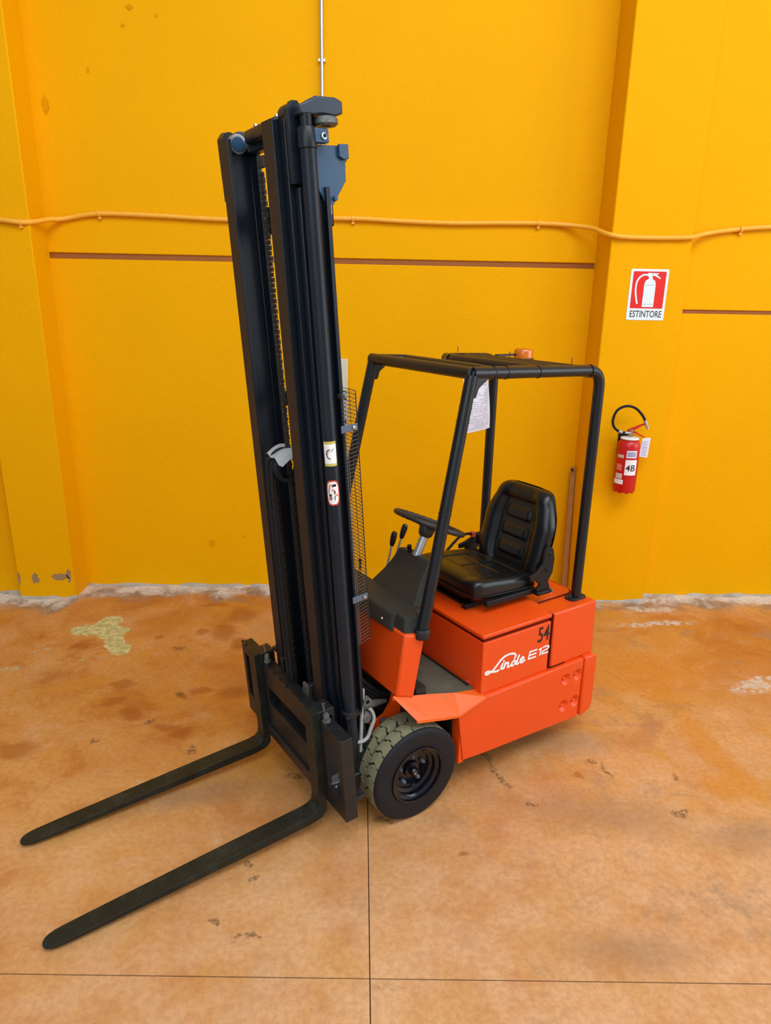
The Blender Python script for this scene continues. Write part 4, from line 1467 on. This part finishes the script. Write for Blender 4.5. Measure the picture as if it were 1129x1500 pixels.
def backrest(u, v, side):
    # u across, v bottom -1 .. top +1
    W_ = .235-.055*sst(.1, 1.0, v)-.012*sst(-.4, -1, v)
    yy = u*W_*(1-abs(v)**8)**(1/8)
    zz = .215*v
    e = max(0, (1-abs(u)**6))**(1/3)*max(0, (1-abs(v)**8))**(1/3)
    if side > 0:
        h = .035*e
        bol = sst(.42, .75, abs(u))
        h += .030*bol*e*(1-.5*sst(.3, 1, v))
        # recessed centre panel with three raised pads
        inn = sst(.62, .50, abs(u))*sst(.72, .60, v)*sst(-1.0, -.9, v)
        h -= .012*inn*e
        for cz, hh in ((.34, .17), (-.10, .17), (-.55, .17)):
            pad = sst(.42, .30, abs(u))*sst(hh, hh-.09, abs(v-cz))
            h += .013*pad*e
        h += .012*sst(.65, .85, v)*e
    else:
        h = -.040*e
    lean = -.072
    x = -.925+h+lean*(v*.5)*2*.7
    return (x, YS+.02+yy, 1.135+zz)
b = B()
for side in (1, -1):
    b.grid(lambda s, t_: backrest(math.sin(PI/2*(2*s-1)), math.sin(PI/2*(2*t_-1)), side), 80, 96)
b.obj('seat_backrest', 'vinyl', FK, smooth=True)
# hard back shell rim
b = B()
def bshell(s, t_):
    a = 2*PI*s
    ex = 4.5
    c_, s_ = math.copysign(abs(math.cos(a))**(2/ex), math.cos(a)), math.copysign(abs(math.sin(a))**(2/ex), math.sin(a))
    v = s_
    W_ = .242-.055*sst(.1, 1.0, v)-.012*sst(-.4, -1, v)
    k = 1-.15*t_
    return (-.930-.050*v-.045*t_, YS+.02+W_*c_*k, 1.133+.222*v*k)
b.grid(bshell, 60, 3)
b.bm.faces.new([b.v(bshell(k/60, 1)) for k in range(60)])
b.obj('backrest_shell', 'plastic', FK, smooth=True)
# spring-like bellows between cushion and backrest
b = B()
for k in range(11):
    y = YS-.16+k*.036
    b.tube([(-.862, y, .925), (-.885, y+.004, .955)], .006, 6)
b.obj('seat_spring', 'pink', FK, smooth=True)
# recliner hinges
for s_ in (1, -1):
    yy = YS+.01+s_*.262
    b = B()
    pts = [(-.849, 1.092), (-.862, 1.108), (-.885, 1.108), (-.905, 1.09), (-.918, 1.040), (-.912, .965), (-.885, .925), (-.900, .893), (-.900, .880), (-.877, .868), (-.812, .878), (-.806, .893), (-.830, .915), (-.79, .950), (-.755, .950), (-.755, .975), (-.80, .985), (-.838, 1.02)]
    if s_ < 0:
        pts = [(x, min(z, 1.0)) for x, z in pts if z < 1.06]
    b.prism([(x, yy, z) for x, z in pts], (0, s_*.016, 0))
    hg = b.obj('seat_hinge', 'plastic', FK, bevel=.003)
    b = B()
    b.lathe([(0, s_*.022), (.010, s_*.021), (.013, s_*.016)], (-.885, yy, 1.07 if s_ > 0 else .96), 'y', 12)
    b.lathe([(0, s_*.024), (.010, s_*.023), (.013, s_*.016)], (-.870, yy, .99), 'y', 12)
    b.obj('hinge_bolt', 'plastic', hg, smooth=True)
    B().box(-.905, -.805, yy-.004, yy+s_*.030, .862, .882).obj('hinge_foot', 'plastic', hg, bevel=.006)
    B().box(-.83, -.50, min(yy-s_*.03, yy-s_*.006), max(yy-s_*.03, yy-s_*.006), .862, .892).obj('seat_side_bar', 'plastic', FK, bevel=.004)
# belt buckle
b = B()
b.tube(smooth_path([(-.66, -.215, .93), (-.70, -.215, .965), (-.77, -.215, 1.015), (-.82, -.212, 1.022), (-.85, -.212, 1.015)], 5), .008, 8)
bl = b.obj('belt_stalk', 'plastic', FK, smooth=True)
B().box(-.872, -.850, -.228, -.200, .995, 1.028).obj('belt_buckle', 'pink', bl, bevel=.004)
B().box(-.95, -.88, -.24, -.185, .955, 1.012).obj('belt_reel', 'plastic', bl, bevel=.008)

# ---- hydraulics low behind the mast
b = B()
b.tube(smooth_path([(.272, .345, .500), (.268, .350, .455), (.250, .352, .425), (.220, .352, .412), (.185, .345, .418), (.166, .340, .450), (.146, .335, .490), (.150, .325, .525), (.165, .315, .545)], 5), .0085, 10)
b.tube([(.205, .335, .66), (.222, .345, .36)], .008, 8)
b.obj('hydraulic_pipe', 'hosegrey', FK, smooth=True)
b = B()
for k in range(5):
    o = .022*k
    b.tube(smooth_path([(.16+o*.2, .10-.02*k, .74-o*.6), (.15, .16, .66-o), (.10, .21, .58-o), (.0, .22, .505-o), (-.12, .20, .46-o)], 5), .012, 8)
b.obj('hydraulic_hose', 'rubber', FK, smooth=True)
b = B()
b.tube([(.20, .31, .56), (.13, .30, .545), (.05, .285, .525)], [.022, .018, .008], 12)
b.lathe([(0, .03), (.020, .03), (.026, .02), (.026, -.03), (.018, -.05), (0, -.05)], (.19, .32, .515), 'y', 16)
b.lathe([(.010, .012), (.020, .012), (.020, -.012), (.010, -.012)], (.19, .34, .60), 'y', 16)
b.obj('tilt_cylinder', 'greasy', FK, smooth=True)
b = B()
b.box(.14, .26, .22, .34, .24, .40)
b.box(.10, .30, .18, .36, .20, .26)
b.obj('axle_bracket', 'carriage', FK, bevel=.008)

# ================================================================ PAPER UNDER THE ROOF
FM = Matrix.Translation((FX, FY, 0)) @ Matrix.Rotation(FA, 4, 'Z')
t = empty('paper_sheet', FM @ Vector((-.62, .035, 1.66)), FA, label='printed white paper sheet hanging from the forklift roof guard', category='paper')
org = Vector((-.62, .035, 1.66))
def sheet(u, v, off=0):
    tl, tr, br_, bl_ = Vector((-.52, .035, 1.955)), Vector((-.68, .025, 1.955)), Vector((-.712, .028, 1.667)), Vector((-.540, .042, 1.655))
    p = (tl*(1-u)+tr*u)*v+(bl_*(1-u)+br_*u)*(1-v)
    return p+Vector((0, .010*math.sin(u*3)+.006*math.sin(v*4)+off, 0))-org
B().grid(lambda u, v: sheet(u, v), 12, 16).obj('sheet', 'paper', t, smooth=True)
b = B()
rnd = random.Random(7)
for k in range(26):
    v = .05+k*.033
    u0 = .08
    while u0 < .9:
        w = rnd.uniform(.04, .22)
        if rnd.random() < .8:
            u1 = min(.93, u0+w)
            b.bm.faces.new([b.v(sheet(a, c, .0015)) for a, c in ((u0, v), (u1, v), (u1, v+.007), (u0, v+.007))])
        u0 += w+.03
b.obj('print', 'ink', t)
